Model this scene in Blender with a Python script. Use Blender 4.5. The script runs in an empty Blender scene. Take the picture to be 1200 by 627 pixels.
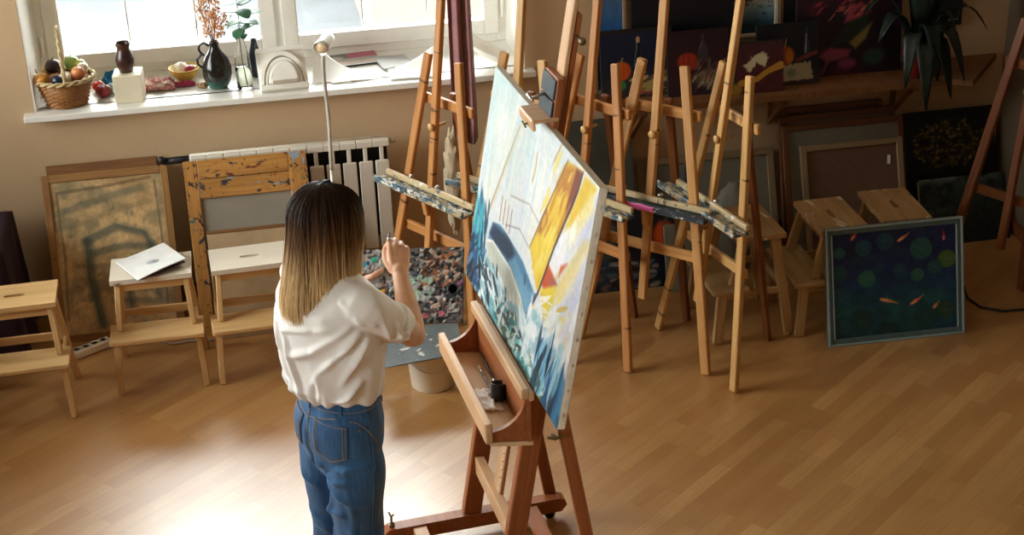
import bpy, bmesh, math, random
import numpy as np
from mathutils import Vector, Matrix, noise
from mathutils.bvhtree import BVHTree

SC = bpy.context.scene
COL = SC.collection
RN = random.Random(11)
PI = math.pi
ORIG = Vector((0, 0, 0))


def lin(c):
    if isinstance(c, str):
        c = c.lstrip('#')
        c = [int(c[i:i + 2], 16) / 255 for i in (0, 2, 4)]
        c = [x / 12.92 if x <= .04045 else ((x + .055) / 1.055) ** 2.4 for x in c]
    return tuple(c[:3])


def lin_np(a):
    a = np.clip(a, 0, 1)
    return np.where(a <= .04045, a / 12.92, ((a + .055) / 1.055) ** 2.4)


# ------------------------------------------------------------------ meshes
class MB:
    """collects verts / faces, with a grain coordinate per vertex"""

    def __init__(self):
        self.v = []; self.f = []; self.m = []; self.s = []; self.g = []; self.seed = RN.random() * 50

    def add(self, vs, fs, mi=0, smooth=False, gc=None):
        n = len(self.v)
        vs = [Vector(p) for p in vs]
        self.v += vs
        self.f += [tuple(i + n for i in f) for f in fs]
        self.m += [mi] * len(fs)
        self.s += [smooth] * len(fs)
        self.g += gc if gc else [p.copy() for p in vs]
        return self

    def beam(self, p0, p1, w, d, side=(1, 0, 0), ch=.002, mi=0, w1=None, d1=None):
        """box from p0 to p1; w along 'side', d along the third axis; chamfered"""
        p0 = Vector(p0); p1 = Vector(p1)
        ax = p1 - p0; L = ax.length; ax.normalize()
        s = Vector(side); s = (s - ax * s.dot(ax)).normalized(); t = ax.cross(s)
        w1 = w if w1 is None else w1; d1 = d if d1 is None else d1
        off = Vector((RN.random() * 20, RN.random() * 20, RN.random() * 20))
        ch = min(ch, w / 3, d / 3)
        prof = lambda a, b, c: [(a / 2 - c, -b / 2), (a / 2, -b / 2 + c), (a / 2, b / 2 - c), (a / 2 - c, b / 2), (-a / 2 + c, b / 2), (-a / 2, b / 2 - c), (-a / 2, -b / 2 + c), (-a / 2 + c, -b / 2)]
        rings = [(0, w - 2 * ch, d - 2 * ch), (ch, w, d), (L - ch, w1, d1), (L, w1 - 2 * ch, d1 - 2 * ch)]
        vs = []; gc = []
        for x, a, b in rings:
            for (i, j) in prof(a, b, ch):
                vs.append(p0 + ax * x + s * i + t * j)
                gc.append(Vector((x, i, j)) + off)
        fs = []
        for k in range(3):
            for i in range(8):
                fs.append((k * 8 + i, k * 8 + (i + 1) % 8, k * 8 + 8 + (i + 1) % 8, k * 8 + 8 + i))
        fs.append(tuple(range(7, -1, -1))); fs.append(tuple(range(24, 32)))
        return self.add(vs, fs, mi, False, gc)

    def box(self, c, s, rz=0, ch=.002, mi=0, long=None):
        c = Vector(c)
        ax = [Vector((math.cos(rz), math.sin(rz), 0)), Vector((-math.sin(rz), math.cos(rz), 0)), Vector((0, 0, 1))]
        k = max(range(3), key=lambda i: s[i]) if long is None else long
        o = [i for i in range(3) if i != k]
        return self.beam(c - ax[k] * s[k] / 2, c + ax[k] * s[k] / 2, s[o[0]], s[o[1]], ax[o[0]], ch, mi)

    def tube(self, pts, r, n=10, mi=0, cap=True, ell=1.0):
        pts = [Vector(p) for p in pts]
        if not hasattr(r, '__len__'): r = [r] * len(pts)
        vs = []; fs = []; up = None
        for i, p in enumerate(pts):
            a = pts[max(i - 1, 0)]; b = pts[min(i + 1, len(pts) - 1)]
            t = (b - a).normalized()
            if up is None:
                up = t.orthogonal().normalized()
            up = (up - t * up.dot(t)).normalized(); q = t.cross(up)
            for k in range(n):
                an = 2 * PI * k / n
                vs.append(p + (up * math.cos(an) + q * math.sin(an) * ell) * r[i])
        for i in range(len(pts) - 1):
            for k in range(n):
                fs.append((i * n + k, i * n + (k + 1) % n, (i + 1) * n + (k + 1) % n, (i + 1) * n + k))
        if cap:
            fs.append(tuple(range(n - 1, -1, -1))); fs.append(tuple((len(pts) - 1) * n + k for k in range(n)))
        return self.add(vs, fs, mi, True)

    def lathe(self, prof, c=(0, 0, 0), n=28, mi=0, axis=(0, 0, 1), close=False):
        """prof: list of (radius, height)"""
        c = Vector(c); z = Vector(axis).normalized(); x = z.orthogonal().normalized(); y = z.cross(x)
        if abs(z.z) > .999: x = Vector((1, 0, 0)); y = Vector((0, 1, 0)) * (1 if z.z > 0 else -1)
        vs = []; fs = []
        for r, h in prof:
            for k in range(n):
                a = 2 * PI * k / n
                vs.append(c + x * (r * math.cos(a)) + y * (r * math.sin(a)) + z * h)
        m = len(prof)
        for i in range(m - 1 if not close else m):
            j = (i + 1) % m
            for k in range(n):
                fs.append((i * n + k, i * n + (k + 1) % n, j * n + (k + 1) % n, j * n + k))
        if not close:
            if prof[0][0] > 1e-6: fs.append(tuple(range(n - 1, -1, -1)))
            if prof[-1][0] > 1e-6: fs.append(tuple((m - 1) * n + k for k in range(n)))
        return self.add(vs, fs, mi, True)

    def prism(self, poly, o, ex, ey, ez, mi=0, smooth=False):
        """closed 2D polygon (x,y) in the frame o,ex,ey extruded along ez (vector incl. length)"""
        o = Vector(o); ex = Vector(ex); ey = Vector(ey); ez = Vector(ez); n = len(poly)
        a = [o + ex * x + ey * y for x, y in poly]
        vs = a + [p + ez for p in a]
        off = Vector((RN.random() * 9, RN.random() * 9, 0)); L = ez.length
        gc = [Vector((0, x, y)) + off for x, y in poly] + [Vector((L, x, y)) + off for x, y in poly]
        fs = [tuple(range(n)), tuple(range(2 * n - 1, n - 1, -1))]
        fs += [(i, i + n, (i + 1) % n + n, (i + 1) % n) for i in range(n)]
        return self.add(vs, fs, mi, smooth, gc)

    def grid(self, fn, nu, nv, mi=0, smooth=True, close_u=False):
        vs = [fn(i / (nu if close_u else nu - 1), j / (nv - 1)) for j in range(nv) for i in range(nu)]
        fs = []
        for j in range(nv - 1):
            for i in range(nu if close_u else nu - 1):
                k = (i + 1) % nu
                fs.append((j * nu + i, j * nu + k, (j + 1) * nu + k, (j + 1) * nu + i))
        return self.add(vs, fs, mi, smooth)

    def sheet(self, fn, nu, nv, th=.002, mi=0, smooth=True):
        """thin solid sheet with thickness th along its normal"""
        P = [[Vector(fn(i / (nu - 1), j / (nv - 1))) for i in range(nu)] for j in range(nv)]
        N = [[None] * nu for _ in range(nv)]
        for j in range(nv):
            for i in range(nu):
                du = P[j][min(i + 1, nu - 1)] - P[j][max(i - 1, 0)]; dv = P[min(j + 1, nv - 1)][i] - P[max(j - 1, 0)][i]
                c = du.cross(dv); N[j][i] = c.normalized() if c.length > 1e-12 else Vector((0, 0, 1))
        top = [P[j][i] + N[j][i] * th / 2 for j in range(nv) for i in range(nu)]
        bot = [P[j][i] - N[j][i] * th / 2 for j in range(nv) for i in range(nu)]
        k = nu * nv; fs = []
        for j in range(nv - 1):
            for i in range(nu - 1):
                a, b, c, d = j * nu + i, j * nu + i + 1, (j + 1) * nu + i + 1, (j + 1) * nu + i
                fs.append((a, b, c, d)); fs.append((d + k, c + k, b + k, a + k))
        rim = [i for i in range(nu)] + [j * nu + nu - 1 for j in range(1, nv)] + [(nv - 1) * nu + i for i in range(nu - 2, -1, -1)] + [j * nu for j in range(nv - 2, 0, -1)]
        for q in range(len(rim)):
            a, b = rim[q], rim[(q + 1) % len(rim)]
            fs.append((b, a, a + k, b + k))
        return self.add(top + bot, fs, mi, smooth)

    def blob(self, c, r, n=14, mi=0, fn=None, rot=None):
        """ellipsoid radii r; fn(unit direction)->scale"""
        c = Vector(c); vs = []; fs = []
        for j in range(n + 1):
            th = PI * j / n
            for k in range(2 * n):
                ph = PI * k / n
                d = Vector((math.sin(th) * math.cos(ph), math.sin(th) * math.sin(ph), math.cos(th)))
                s = fn(d) if fn else 1
                p = Vector((d.x * r[0], d.y * r[1], d.z * r[2])) * s
                vs.append(c + (rot @ p if rot else p))
        for j in range(n):
            for k in range(2 * n):
                fs.append((j * 2 * n + k, (j + 1) * 2 * n + k, (j + 1) * 2 * n + (k + 1) % (2 * n), j * 2 * n + (k + 1) % (2 * n)))
        return self.add(vs, fs, mi, True)

    def build(self, name, mats, parent=None, loc=None, colors=None, merge=True):
        me = bpy.data.meshes.new(name)
        me.from_pydata([tuple(p) for p in self.v], [], self.f)
        if not isinstance(mats, (list, tuple)): mats = [mats]
        for m in mats: me.materials.append(m)
        me.polygons.foreach_set('material_index', self.m)
        me.polygons.foreach_set('use_smooth', self.s)
        a = me.attributes.new('gc', 'FLOAT_VECTOR', 'POINT')
        a.data.foreach_set('vector', np.array([tuple(p) for p in self.g], dtype=np.float32).ravel())
        if colors is not None:
            ca = me.attributes.new('paint', 'FLOAT_COLOR', 'POINT')
            ca.data.foreach_set('color', np.asarray(colors, dtype=np.float32).ravel())
        bm = bmesh.new(); bm.from_mesh(me)
        if merge: bmesh.ops.remove_doubles(bm, verts=bm.verts, dist=1e-5)
        bmesh.ops.recalc_face_normals(bm, faces=bm.faces)
        bm.to_mesh(me); bm.free(); me.update()
        o = bpy.data.objects.new(name, me); COL.objects.link(o)
        if parent: o.parent = parent
        if loc is not None: o.location = loc
        return o


def tag(o, label=None, cat=None, group=None, kind=None):
    if label: o['label'] = label
    if cat: o['category'] = cat
    if group: o['group'] = group
    if kind: o['kind'] = kind
    return o


def thing(name, label, cat, loc=(0, 0, 0), rz=0, group=None, rx=0):
    o = bpy.data.objects.new(name, None); COL.objects.link(o)
    o.empty_display_size = .05
    o.location = loc; o.rotation_euler = (rx, 0, rz)
    return tag(o, label, cat, group)


def dup(root, loc, rz, label):
    def cp(o, par):
        c = o.copy(); COL.objects.link(c)
        if par: c.parent = par
        for ch in list(o.children): cp(ch, c)
        return c
    r = cp(root, None); r.location = loc; r.rotation_euler = (root.rotation_euler[0], 0, rz); r['label'] = label
    return r


def struct(name, mb, mats, label=None):
    o = mb.build(name, mats); o['kind'] = 'structure'
    if label: o['label'] = label
    return o


# --------------------------------------------------------------- materials
def newmat(name):
    m = bpy.data.materials.new(name); m.use_nodes = True
    nt = m.node_tree; b = nt.nodes['Principled BSDF']
    return m, nt, b


def node(nt, typ, **kw):
    n = nt.nodes.new(typ)
    for k, v in kw.items():
        if k in n.inputs: n.inputs[k].default_value = v
        else: setattr(n, k, v)
    return n


def ramp(nt, fac, stops, interp='LINEAR'):
    r = nt.nodes.new('ShaderNodeValToRGB'); r.color_ramp.interpolation = interp
    while len(r.color_ramp.elements) < len(stops): r.color_ramp.elements.new(.5)
    for e, (p, c) in zip(r.color_ramp.elements, stops):
        e.position = p; e.color = (*lin(c), 1)
    nt.links.new(fac, r.inputs[0]); return r.outputs[0]


def mixc(nt, fac, a, b, mode='MIX'):
    m = nt.nodes.new('ShaderNodeMix'); m.data_type = 'RGBA'; m.blend_type = mode
    for s, x in ((0, fac), (6, a), (7, b)):
        if hasattr(x, 'is_output'): nt.links.new(x, m.inputs[s])
        elif s == 0: m.inputs[0].default_value = x
        else: m.inputs[s].default_value = (*lin(x), 1)
    return m.outputs[2]


def gcoord(nt, scale=(1, 1, 1), attr='gc'):
    a = nt.nodes.new('ShaderNodeAttribute'); a.attribute_name = attr
    mp = nt.nodes.new('ShaderNodeMapping'); mp.inputs['Scale'].default_value = scale
    nt.links.new(a.outputs['Vector'], mp.inputs['Vector']); return mp.outputs[0]


def tnoise(nt, vec, scale, detail=3, rough=.55, dist=0):
    n = nt.nodes.new('ShaderNodeTexNoise'); n.inputs['Scale'].default_value = scale
    n.inputs['Detail'].default_value = detail; n.inputs['Roughness'].default_value = rough
    n.inputs['Distortion'].default_value = dist
    nt.links.new(vec, n.inputs['Vector']); return n.outputs[0]


def bump(nt, b, h, strength=.3, dist=.002):
    n = nt.nodes.new('ShaderNodeBump'); n.inputs['Strength'].default_value = strength; n.inputs['Distance'].default_value = dist
    nt.links.new(h, n.inputs['Height']); nt.links.new(n.outputs[0], b.inputs['Normal'])


def plain(name, col, rough=.6, metal=0, var=.12, scale=14, bmp=0, spec=.4, sheen=0):
    m, nt, b = newmat(name)
    c = lin(col)
    v = gcoord(nt); n = tnoise(nt, v, scale, 4)
    d = tuple(x * (1 - var) for x in c); e = tuple(min(1, x * (1 + var)) for x in c)
    nt.links.new(ramp(nt, n, [(.3, d), (.7, e)]), b.inputs['Base Color'])
    b.inputs['Roughness'].default_value = rough; b.inputs['Metallic'].default_value = metal
    b.inputs['Specular IOR Level'].default_value = spec
    if sheen: b.inputs['Sheen Weight'].default_value = sheen
    if bmp: bump(nt, b, tnoise(nt, v, scale * 3, 4), bmp)
    return m


def wood(name, c1, c2, rough=.45, stain=None, rings=0, grain=1.0):
    """grain along gc.x. stain: list of (colour, scale, threshold, stretch) of dried paint patches"""
    m, nt, b = newmat(name)
    v = gcoord(nt, (3 * grain, 60 * grain, 60 * grain)); n = tnoise(nt, v, 1.0, 5, .6, 1.2)
    v2 = gcoord(nt, (2, 14, 14)); n2 = tnoise(nt, v2, 1.0, 3)
    c = ramp(nt, n, [(.25, c2), (.75, c1)])
    dk = tuple(x * .72 for x in lin(c2))
    c = mixc(nt, ramp(nt, n2, [(.45, (0, 0, 0)), (.75, (.6, .6, .6))]), c, dk)
    for (sc, scale, th, st) in (stain or []):
        vv = gcoord(nt, st); q = tnoise(nt, vv, scale, 5, .62, .4)
        c = mixc(nt, ramp(nt, q, [(th, (0, 0, 0)), (th + .035, (1, 1, 1))]), c, sc)
    if rings:
        q = tnoise(nt, gcoord(nt, (38, 5, 5)), 1.0, 1, .4)
        c = mixc(nt, ramp(nt, q, [(.745 - rings, (0, 0, 0)), (.765 - rings, (.75, .75, .75))]), c, '3a2c22')
    nt.links.new(c, b.inputs['Base Color'])
    b.inputs['Roughness'].default_value = rough; b.inputs['Specular IOR Level'].default_value = .35
    bump(nt, b, n, .12, .001)
    return m


def attrmat(name, rough=.5, bmp=0, spec=.35):
    m, nt, b = newmat(name)
    a = nt.nodes.new('ShaderNodeAttribute'); a.attribute_name = 'paint'
    nt.links.new(a.outputs['Color'], b.inputs['Base Color'])
    b.inputs['Roughness'].default_value = rough; b.inputs['Specular IOR Level'].default_value = spec
    if bmp: bump(nt, b, tnoise(nt, gcoord(nt, (60, 60, 60)), 3, 4), bmp, .001)
    return m


# -------------------------------------------------------- painted pictures
_rs = np.random.RandomState(5)


def vnoise(U, V, f, seed=0, oct=4):
    """value noise on arrays 0..1"""
    rs = np.random.RandomState(seed); out = np.zeros_like(U); amp = 1; tot = 0
    fu, fv = f if hasattr(f, '__len__') else (f, f)
    for _ in range(oct):
        nu, nv = int(fu) + 3, int(fv) + 3
        T = rs.rand(nv, nu); x = U * fu; y = V * fv
        i = np.clip(x.astype(int), 0, nu - 2); j = np.clip(y.astype(int), 0, nv - 2)
        a = x - i; b = y - j; a = a * a * (3 - 2 * a); b = b * b * (3 - 2 * b)
        out += amp * ((T[j, i] * (1 - a) + T[j, i + 1] * a) * (1 - b) + (T[j + 1, i] * (1 - a) + T[j + 1, i + 1] * a) * b)
        tot += amp; amp *= .5; fu *= 2; fv *= 2
    return out / tot


def hexc(c):
    if isinstance(c, str):
        c = c.lstrip('#'); c = [int(c[i:i + 2], 16) / 255 for i in (0, 2, 4)]
    return np.array(c, float)


class Art:
    """pigment laid on a small grid with brush-like marks (display-referred colours)"""

    def __init__(s, w, h, nx, base, seed=1):
        s.w, s.h = w, h; s.nx = nx; s.ny = max(8, int(nx * h / w)); s.asp = h / w
        s.U, s.V = np.meshgrid(np.linspace(0, 1, s.nx), np.linspace(0, 1, s.ny))
        s.A = np.ones((s.ny, s.nx, 3)) * hexc(base); s.rs = np.random.RandomState(seed); s.seed = seed

    def mix(s, mask, col):
        s.A = s.A * (1 - mask[..., None]) + hexc(col) * mask[..., None] if not isinstance(col, np.ndarray) or col.ndim == 1 else s.A * (1 - mask[..., None]) + col * mask[..., None]
        return s

    def vgrad(s, stops):
        v = [p for p, c in stops]; cs = np.array([hexc(c) for p, c in stops])
        s.A = np.stack([np.interp(s.V, v, cs[:, k]) for k in range(3)], -1); return s

    def speck(s, amt, f=30):
        n = vnoise(s.U, s.V, f, s.rs.randint(999)) - .5
        s.A = np.clip(s.A * (1 + amt * 2 * n[..., None]), 0, 1); return s

    def wash(s, col, f, th, soft=.1, alpha=1, seed=None):
        n = vnoise(s.U, s.V, f, s.rs.randint(999) if seed is None else seed)
        return s.mix(np.clip((n - th) / soft, 0, 1) * alpha, col)

    def poly(s, pts, col, alpha=1, soft=.006, rag=0):
        """signed distance polygon fill, rag = ragged edge"""
        pts = np.array(pts, float); x = s.U; y = s.V * s.asp
        px = pts[:, 0]; py = pts[:, 1] * s.asp; n = len(pts)
        d = np.full(x.shape, 9.); ins = np.zeros(x.shape, bool)
        for i in range(n):
            j = (i + 1) % n; ex, ey = px[j] - px[i], py[j] - py[i]
            wx, wy = x - px[i], y - py[i]
            t = np.clip((wx * ex + wy * ey) / (ex * ex + ey * ey + 1e-12), 0, 1)
            d = np.minimum(d, np.hypot(wx - ex * t, wy - ey * t))
            c = ((py[i] > y) != (py[j] > y)) & (x < (px[j] - px[i]) * (y - py[i]) / (py[j] - py[i] + 1e-12) + px[i])
            ins ^= c
        sd = np.where(ins, d, -d)
        if rag: sd = sd + (vnoise(s.U, s.V, 26, s.rs.randint(999)) - .5) * rag
        return s.mix(np.clip(sd / soft + .5, 0, 1) * alpha, col)

    def line(s, pts, w, col, alpha=1, soft=.005):
        x = s.U; y = s.V * s.asp; d = np.full(x.shape, 9.)
        if not hasattr(w, '__len__'): w = [w] * len(pts)
        for i in range(len(pts) - 1):
            ax, ay = pts[i][0], pts[i][1] * s.asp; ex, ey = pts[i + 1][0] - ax, pts[i + 1][1] * s.asp - ay
            t = np.clip(((x - ax) * ex + (y - ay) * ey) / (ex * ex + ey * ey + 1e-12), 0, 1)
            d = np.minimum(d, np.hypot(x - ax - ex * t, y - ay - ey * t) - (w[i] * (1 - t) + w[i + 1] * t) / 2)
        return s.mix(np.clip(.5 - d / soft, 0, 1) * alpha, col)

    def ell(s, cx, cy, rx, ry, col, ang=0, alpha=1, soft=.15, rag=0):
        x = s.U - cx; y = (s.V - cy) * s.asp; c, q = math.cos(ang), math.sin(ang)
        r = np.hypot((x * c + y * q) / rx, (-x * q + y * c) / ry)
        if rag: r = r + (vnoise(s.U, s.V, 20, s.rs.randint(999)) - .5) * rag
        return s.mix(np.clip((1 - r) / soft, 0, 1) * alpha, col)

    def dabs(s, n, box, ln, wd, ang, cols, alpha=.9, jit=.4):
        x0, y0, x1, y1 = box
        for _ in range(n):
            cx, cy = s.rs.uniform(x0, x1), s.rs.uniform(y0, y1); a = ang + s.rs.uniform(-jit, jit)
            l = ln * s.rs.uniform(.5, 1.5); w = wd * s.rs.uniform(.5, 1.5); r = l
            i0, i1 = int(max(0, (cx - r) * s.nx)), int(min(s.nx, (cx + r) * s.nx + 2))
            j0, j1 = int(max(0, (cy - r / s.asp) * s.ny)), int(min(s.ny, (cy + r / s.asp) * s.ny + 2))
            if i1 <= i0 or j1 <= j0: continue
            x = s.U[j0:j1, i0:i1] - cx; y = (s.V[j0:j1, i0:i1] - cy) * s.asp; c, q = math.cos(a), math.sin(a)
            rr = np.hypot((x * c + y * q) / (l / 2), (-x * q + y * c) / (w / 2)); m = np.clip((1 - rr) / .3, 0, 1) * alpha
            col = hexc(cols[s.rs.randint(len(cols))])
            s.A[j0:j1, i0:i1] = s.A[j0:j1, i0:i1] * (1 - m[..., None]) + col * m[..., None]
        return s

    def surface(s, name, mat, parent, x0, z0, y=-.001, relief=0):
        """grid facing -y in the parent's frame"""
        P = np.stack([x0 + s.U * s.w, np.full_like(s.U, y), z0 + s.V * s.h], -1)
        if relief:
            lum = s.A.mean(-1); P[..., 1] -= relief * (lum - lum.min()) + relief * .7 * vnoise(s.U, s.V, 40, 3)
        vs = P.reshape(-1, 3); nx, ny = s.nx, s.ny
        idx = np.arange(nx * ny).reshape(ny, nx)
        q = np.stack([idx[:-1, :-1], idx[:-1, 1:], idx[1:, 1:], idx[1:, :-1]], -1).reshape(-1, 4)
        me = bpy.data.meshes.new(name); me.from_pydata(vs.tolist(), [], q.tolist()); me.materials.append(mat)
        ca = me.attributes.new('paint', 'FLOAT_COLOR', 'POINT')
        c = np.concatenate([lin_np(s.A.reshape(-1, 3)), np.ones((nx * ny, 1))], 1)
        ca.data.foreach_set('color', c.astype(np.float32).ravel())
        g = me.attributes.new('gc', 'FLOAT_VECTOR', 'POINT'); g.data.foreach_set('vector', vs.astype(np.float32).ravel())
        if relief: me.polygons.foreach_set('use_smooth', [True] * len(q))
        o = bpy.data.objects.new(name, me); COL.objects.link(o); o.parent = parent
        return o


def lean(name, label, cat, x, y, z, w, h, y_top, rz=0, group=None):
    """Empty at the bottom centre of a picture whose top leans back to y_top"""
    a = math.asin(max(-.9, min(.9, (y_top - y) / h)))
    return thing(name, label, cat, (x, y, z), rz, group, rx=-a)


def picture(name, label, cat, x, y, z, w, h, y_top, art, fw=0, fmat=None, th=.02, rz=0, group=None, lip=.008, mat=None, edge=None):
    r = lean(name, label, cat, x, y, z, w, h, y_top, rz, group)
    if fw:
        f = MB()
        for sx in (-1, 1):
            f.beam((sx * (w / 2 - fw / 2), th / 2, 0), (sx * (w / 2 - fw / 2), th / 2, h), fw, th, ch=.003)
        for zz in (fw / 2, h - fw / 2):
            f.beam((-w / 2 + fw, th / 2, zz), (w / 2 - fw, th / 2, zz), fw, th, (0, 0, 1), ch=.003)
        f.build('frame', fmat, r)
        b = MB().box((0, lip + (th - lip) / 2, h / 2), (w - 2 * fw + .004, th - lip - .002, h - 2 * fw + .004), ch=.001)
        b.build('backing', edge or M['canvas_edge'], r)
        art.surface('painted_surface', mat or M['art'], r, -w / 2 + fw, fw, lip - .001)
    else:
        MB().box((0, th / 2, h / 2), (w, th, h), ch=.002).build('stretched_canvas', edge or M['canvas_edge'], r)
        art.surface('painted_surface', mat or M['art'], r, -w / 2, 0, -.001)
    return r


M = {}
WORLD_STRENGTH = 7.0; EXPOSURE = 1.5
# ================================================================ materials
STAIN = [('1d3346', 9, .70, (1, 3, 3)), ('e9e6dc', 11, .73, (1, 3, 3))]
M['easel'] = wood('easel_wood', 'd8a566', 'ae7840', .45, [('2b2a2c', 13, .70, (2, 1, 1)), ('c9c6bc', 17, .71, (1.5, 1, 1))], .03)
M['easel2'] = wood('easel_wood_orange', 'd0955a', 'a46a36', .45, [('30302f', 12, .70, (2, 1, 1)), ('9fb0b8', 17, .72, (1.5, 1, 1))], .03)
M['easel_pale'] = wood('easel_wood_pale', 'e0b478', 'b98a4e', .45, [('30302f', 12, .70, (2, 1, 1)), ('8a8378', 17, .71, (1.5, 1, 1))], .03)
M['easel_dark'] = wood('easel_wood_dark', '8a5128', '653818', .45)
M['tray_blue'] = wood('tray_paint', 'c4b08c', '9a8866', .6, [('2c4252', 14, .50, (1, 2, 2)), ('557688', 22, .54, (1, 2, 2)), ('dcdad0', 26, .55, (1, 2, 2)), ('3a6a50', 18, .62, (1, 1, 1)), ('151c26', 24, .60, (1, 1, 1))])
M['tray_top'] = wood('tray_top_strip', 'dcc8a0', 'b89c70', .55, [('4a5660', 20, .60, (.7, 1, 1)), ('e8e4d8', 26, .60, (.7, 1, 1))], .03)
M['tray_pink'] = wood('tray_paint_pink', 'a98a62', '7d6040', .6, [('2a3038', 14, .40, (1, 2, 2)), ('4c5a5c', 22, .53, (1, 2, 2)), ('3f7a58', 5, .60, (1, .3, .3)), ('dcdad0', 26, .62, (1, 2, 2)), ('181c22', 24, .62, (1, 1, 1))])
M['studio'] = wood('studio_beech', 'a9683f', '8a4c2a', .38, grain=.7)
M['studio_pale'] = wood('studio_beech_pale', 'd8b088', 'c3946a', .4, grain=.7)
M['stool'] = wood('stool_birch', 'e2bf8c', 'c79c62', .42)
M['stool_top'] = wood('stool_top_paint', 'd2b48a', 'b08a5c', .5, [('e2d8c6', 3.0, .36, (1, 1, 1)), ('8a8478', 8, .66, (1, 2, 2))])
M['stool_worn'] = wood('stool_top_worn', 'cba778', 'a07c50', .5, [('dcd0bc', 6.0, .60, (1, 2, 2)), ('4a4038', 9, .70, (1, 1, 1))])
M['stool_grey'] = wood('stool_greyish', 'cbab7c', 'a48250', .5, [('d8cdb8', 9.0, .66, (1, 2, 2))])
M['dark'] = plain('gap_shade', '15120f', .8)
M['steel'] = plain('steel', 'c9c8c4', .28, 1, .05)
M['brass'] = plain('brassy_steel', '8f8468', .35, 1, .1)
M['black_rubber'] = plain('black_rubber', '14161a', .5)
M['slate'] = plain('slate_plastic', '2f3a42', .45)
M['white_wood'] = plain('white_paint', 'efece4', .35, var=.03)
M['sill'] = plain('sill_white', 'ebe8e0', .3, var=.04, scale=6)
M['plaster'] = plain('white_plaster', 'f0ece2', .7, var=.04)
M['paper'] = plain('white_paper', 'f4f2ec', .7, var=.02)
M['rad'] = plain('radiator_white', 'dcd6c8', .35, var=.03)
M['canvas_edge'] = plain('canvas_edge', 'd8cfbd', .8, var=.1, scale=30)
M['art'] = attrmat('oil_paint', .5, .15)
M['art_rough'] = attrmat('oil_paint_thick', .45, .35)
M['fabric_purple'] = plain('mauve_cloth', '96666a', .9, var=.12, sheen=.3)
M['fabric_dark'] = plain('dark_plum_cloth', '2c1420', .95, var=.15)


def make_wall(name, col):
    m, nt, b = newmat(name)
    tc = nt.nodes.new('ShaderNodeTexCoord'); v = tc.outputs['Object']
    c = lin(col)
    n = tnoise(nt, v, 2.2, 5, .6)
    cc = ramp(nt, n, [(.3, tuple(x * .93 for x in c)), (.7, tuple(min(1, x * 1.05) for x in c))])
    mp = nt.nodes.new('ShaderNodeMapping'); mp.inputs['Scale'].default_value = (9, 9, 1.6); nt.links.new(v, mp.inputs[0])
    s = tnoise(nt, mp.outputs[0], 3, 4, .6)
    cc = mixc(nt, ramp(nt, s, [(.62, (0, 0, 0)), (.8, (.35, .35, .35))]), cc, tuple(x * .75 for x in c))
    nt.links.new(cc, b.inputs['Base Color']); b.inputs['Roughness'].default_value = .85
    bump(nt, b, tnoise(nt, v, 90, 3), .08, .002)
    return m


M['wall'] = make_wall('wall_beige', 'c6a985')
M['wall_dim'] = make_wall('wall_beige_dimmed', '6a5844')  # shade on the right side put into a darkened wall colour
M['ceiling'] = plain('ceiling_paint', 'e2d8c6', .9, var=.03)
M['skirting'] = wood('skirting_brown', '8a4f2c', '66371c', .5)
M['shelf'] = wood('shelf_pine', '8f6240', '6a4424', .5)


def make_floor():
    m, nt, b = newmat('laminate_floor')
    tc = nt.nodes.new('ShaderNodeTexCoord')
    mp = nt.nodes.new('ShaderNodeMapping'); mp.inputs['Rotation'].default_value = (0, 0, math.radians(-40))
    nt.links.new(tc.outputs['Object'], mp.inputs[0]); v = mp.outputs[0]

    def brick(c1, c2, mort, w, h, msize):
        k = nt.nodes.new('ShaderNodeTexBrick')
        k.offset = .37; k.offset_frequency = 2; k.squash = 1
        for n_, val in (('Color1', (*lin(c1), 1)), ('Color2', (*lin(c2), 1)), ('Mortar', (*lin(mort), 1)), ('Scale', 1), ('Mortar Size', msize), ('Mortar Smooth', .3), ('Bias', 0), ('Brick Width', w), ('Row Height', h)):
            k.inputs[n_].default_value = val
        nt.links.new(v, k.inputs['Vector']); return k
    k1 = brick('d2a264', 'b57f44', '8a5a2e', .43, .064, .0007)
    k2 = brick((.25, .25, .25), (.85, .85, .85), (.5, .5, .5), .86, .128, .0)
    mg = nt.nodes.new('ShaderNodeMapping'); mg.inputs['Scale'].default_value = (3, 55, 1); nt.links.new(v, mg.inputs[0])
    g = tnoise(nt, mg.outputs[0], 1.0, 5, .65, 1.5)
    c = mixc(nt, ramp(nt, g, [(.3, (0, 0, 0)), (.8, (.62, .62, .62))]), k1.outputs['Color'], 'a06a34')
    c = mixc(nt, .25, c, mixc(nt, 1, c, k2.outputs['Color'], 'MULTIPLY'))
    n = tnoise(nt, v, .9, 3)
    c = mixc(nt, ramp(nt, n, [(.4, (0, 0, 0)), (.75, (.35, .35, .35))]), c, 'c08c50')
    # old paint drips
    q = tnoise(nt, v, 7.5, 2, .5)
    c = mixc(nt, ramp(nt, q, [(.775, (0, 0, 0)), (.785, (.6, .6, .6))]), c, '5d5a58')
    nt.links.new(c, b.inputs['Base Color'])
    r = ramp(nt, tnoise(nt, v, 3, 4), [(.3, (.31, .31, .31)), (.7, (.40, .40, .40))])
    sep = nt.nodes.new('ShaderNodeRGBToBW'); nt.links.new(r, sep.inputs[0]); nt.links.new(sep.outputs[0], b.inputs['Roughness'])
    b.inputs['Specular IOR Level'].default_value = FLOOR_SPEC
    b.inputs['Coat Weight'].default_value = FLOOR_COAT; b.inputs['Coat Roughness'].default_value = .36
    bump(nt, b, k1.outputs['Fac'], .12, .001)
    return m


FLOOR_SPEC = 1.0; FLOOR_COAT = 1.0
M['floor'] = make_floor()


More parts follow.
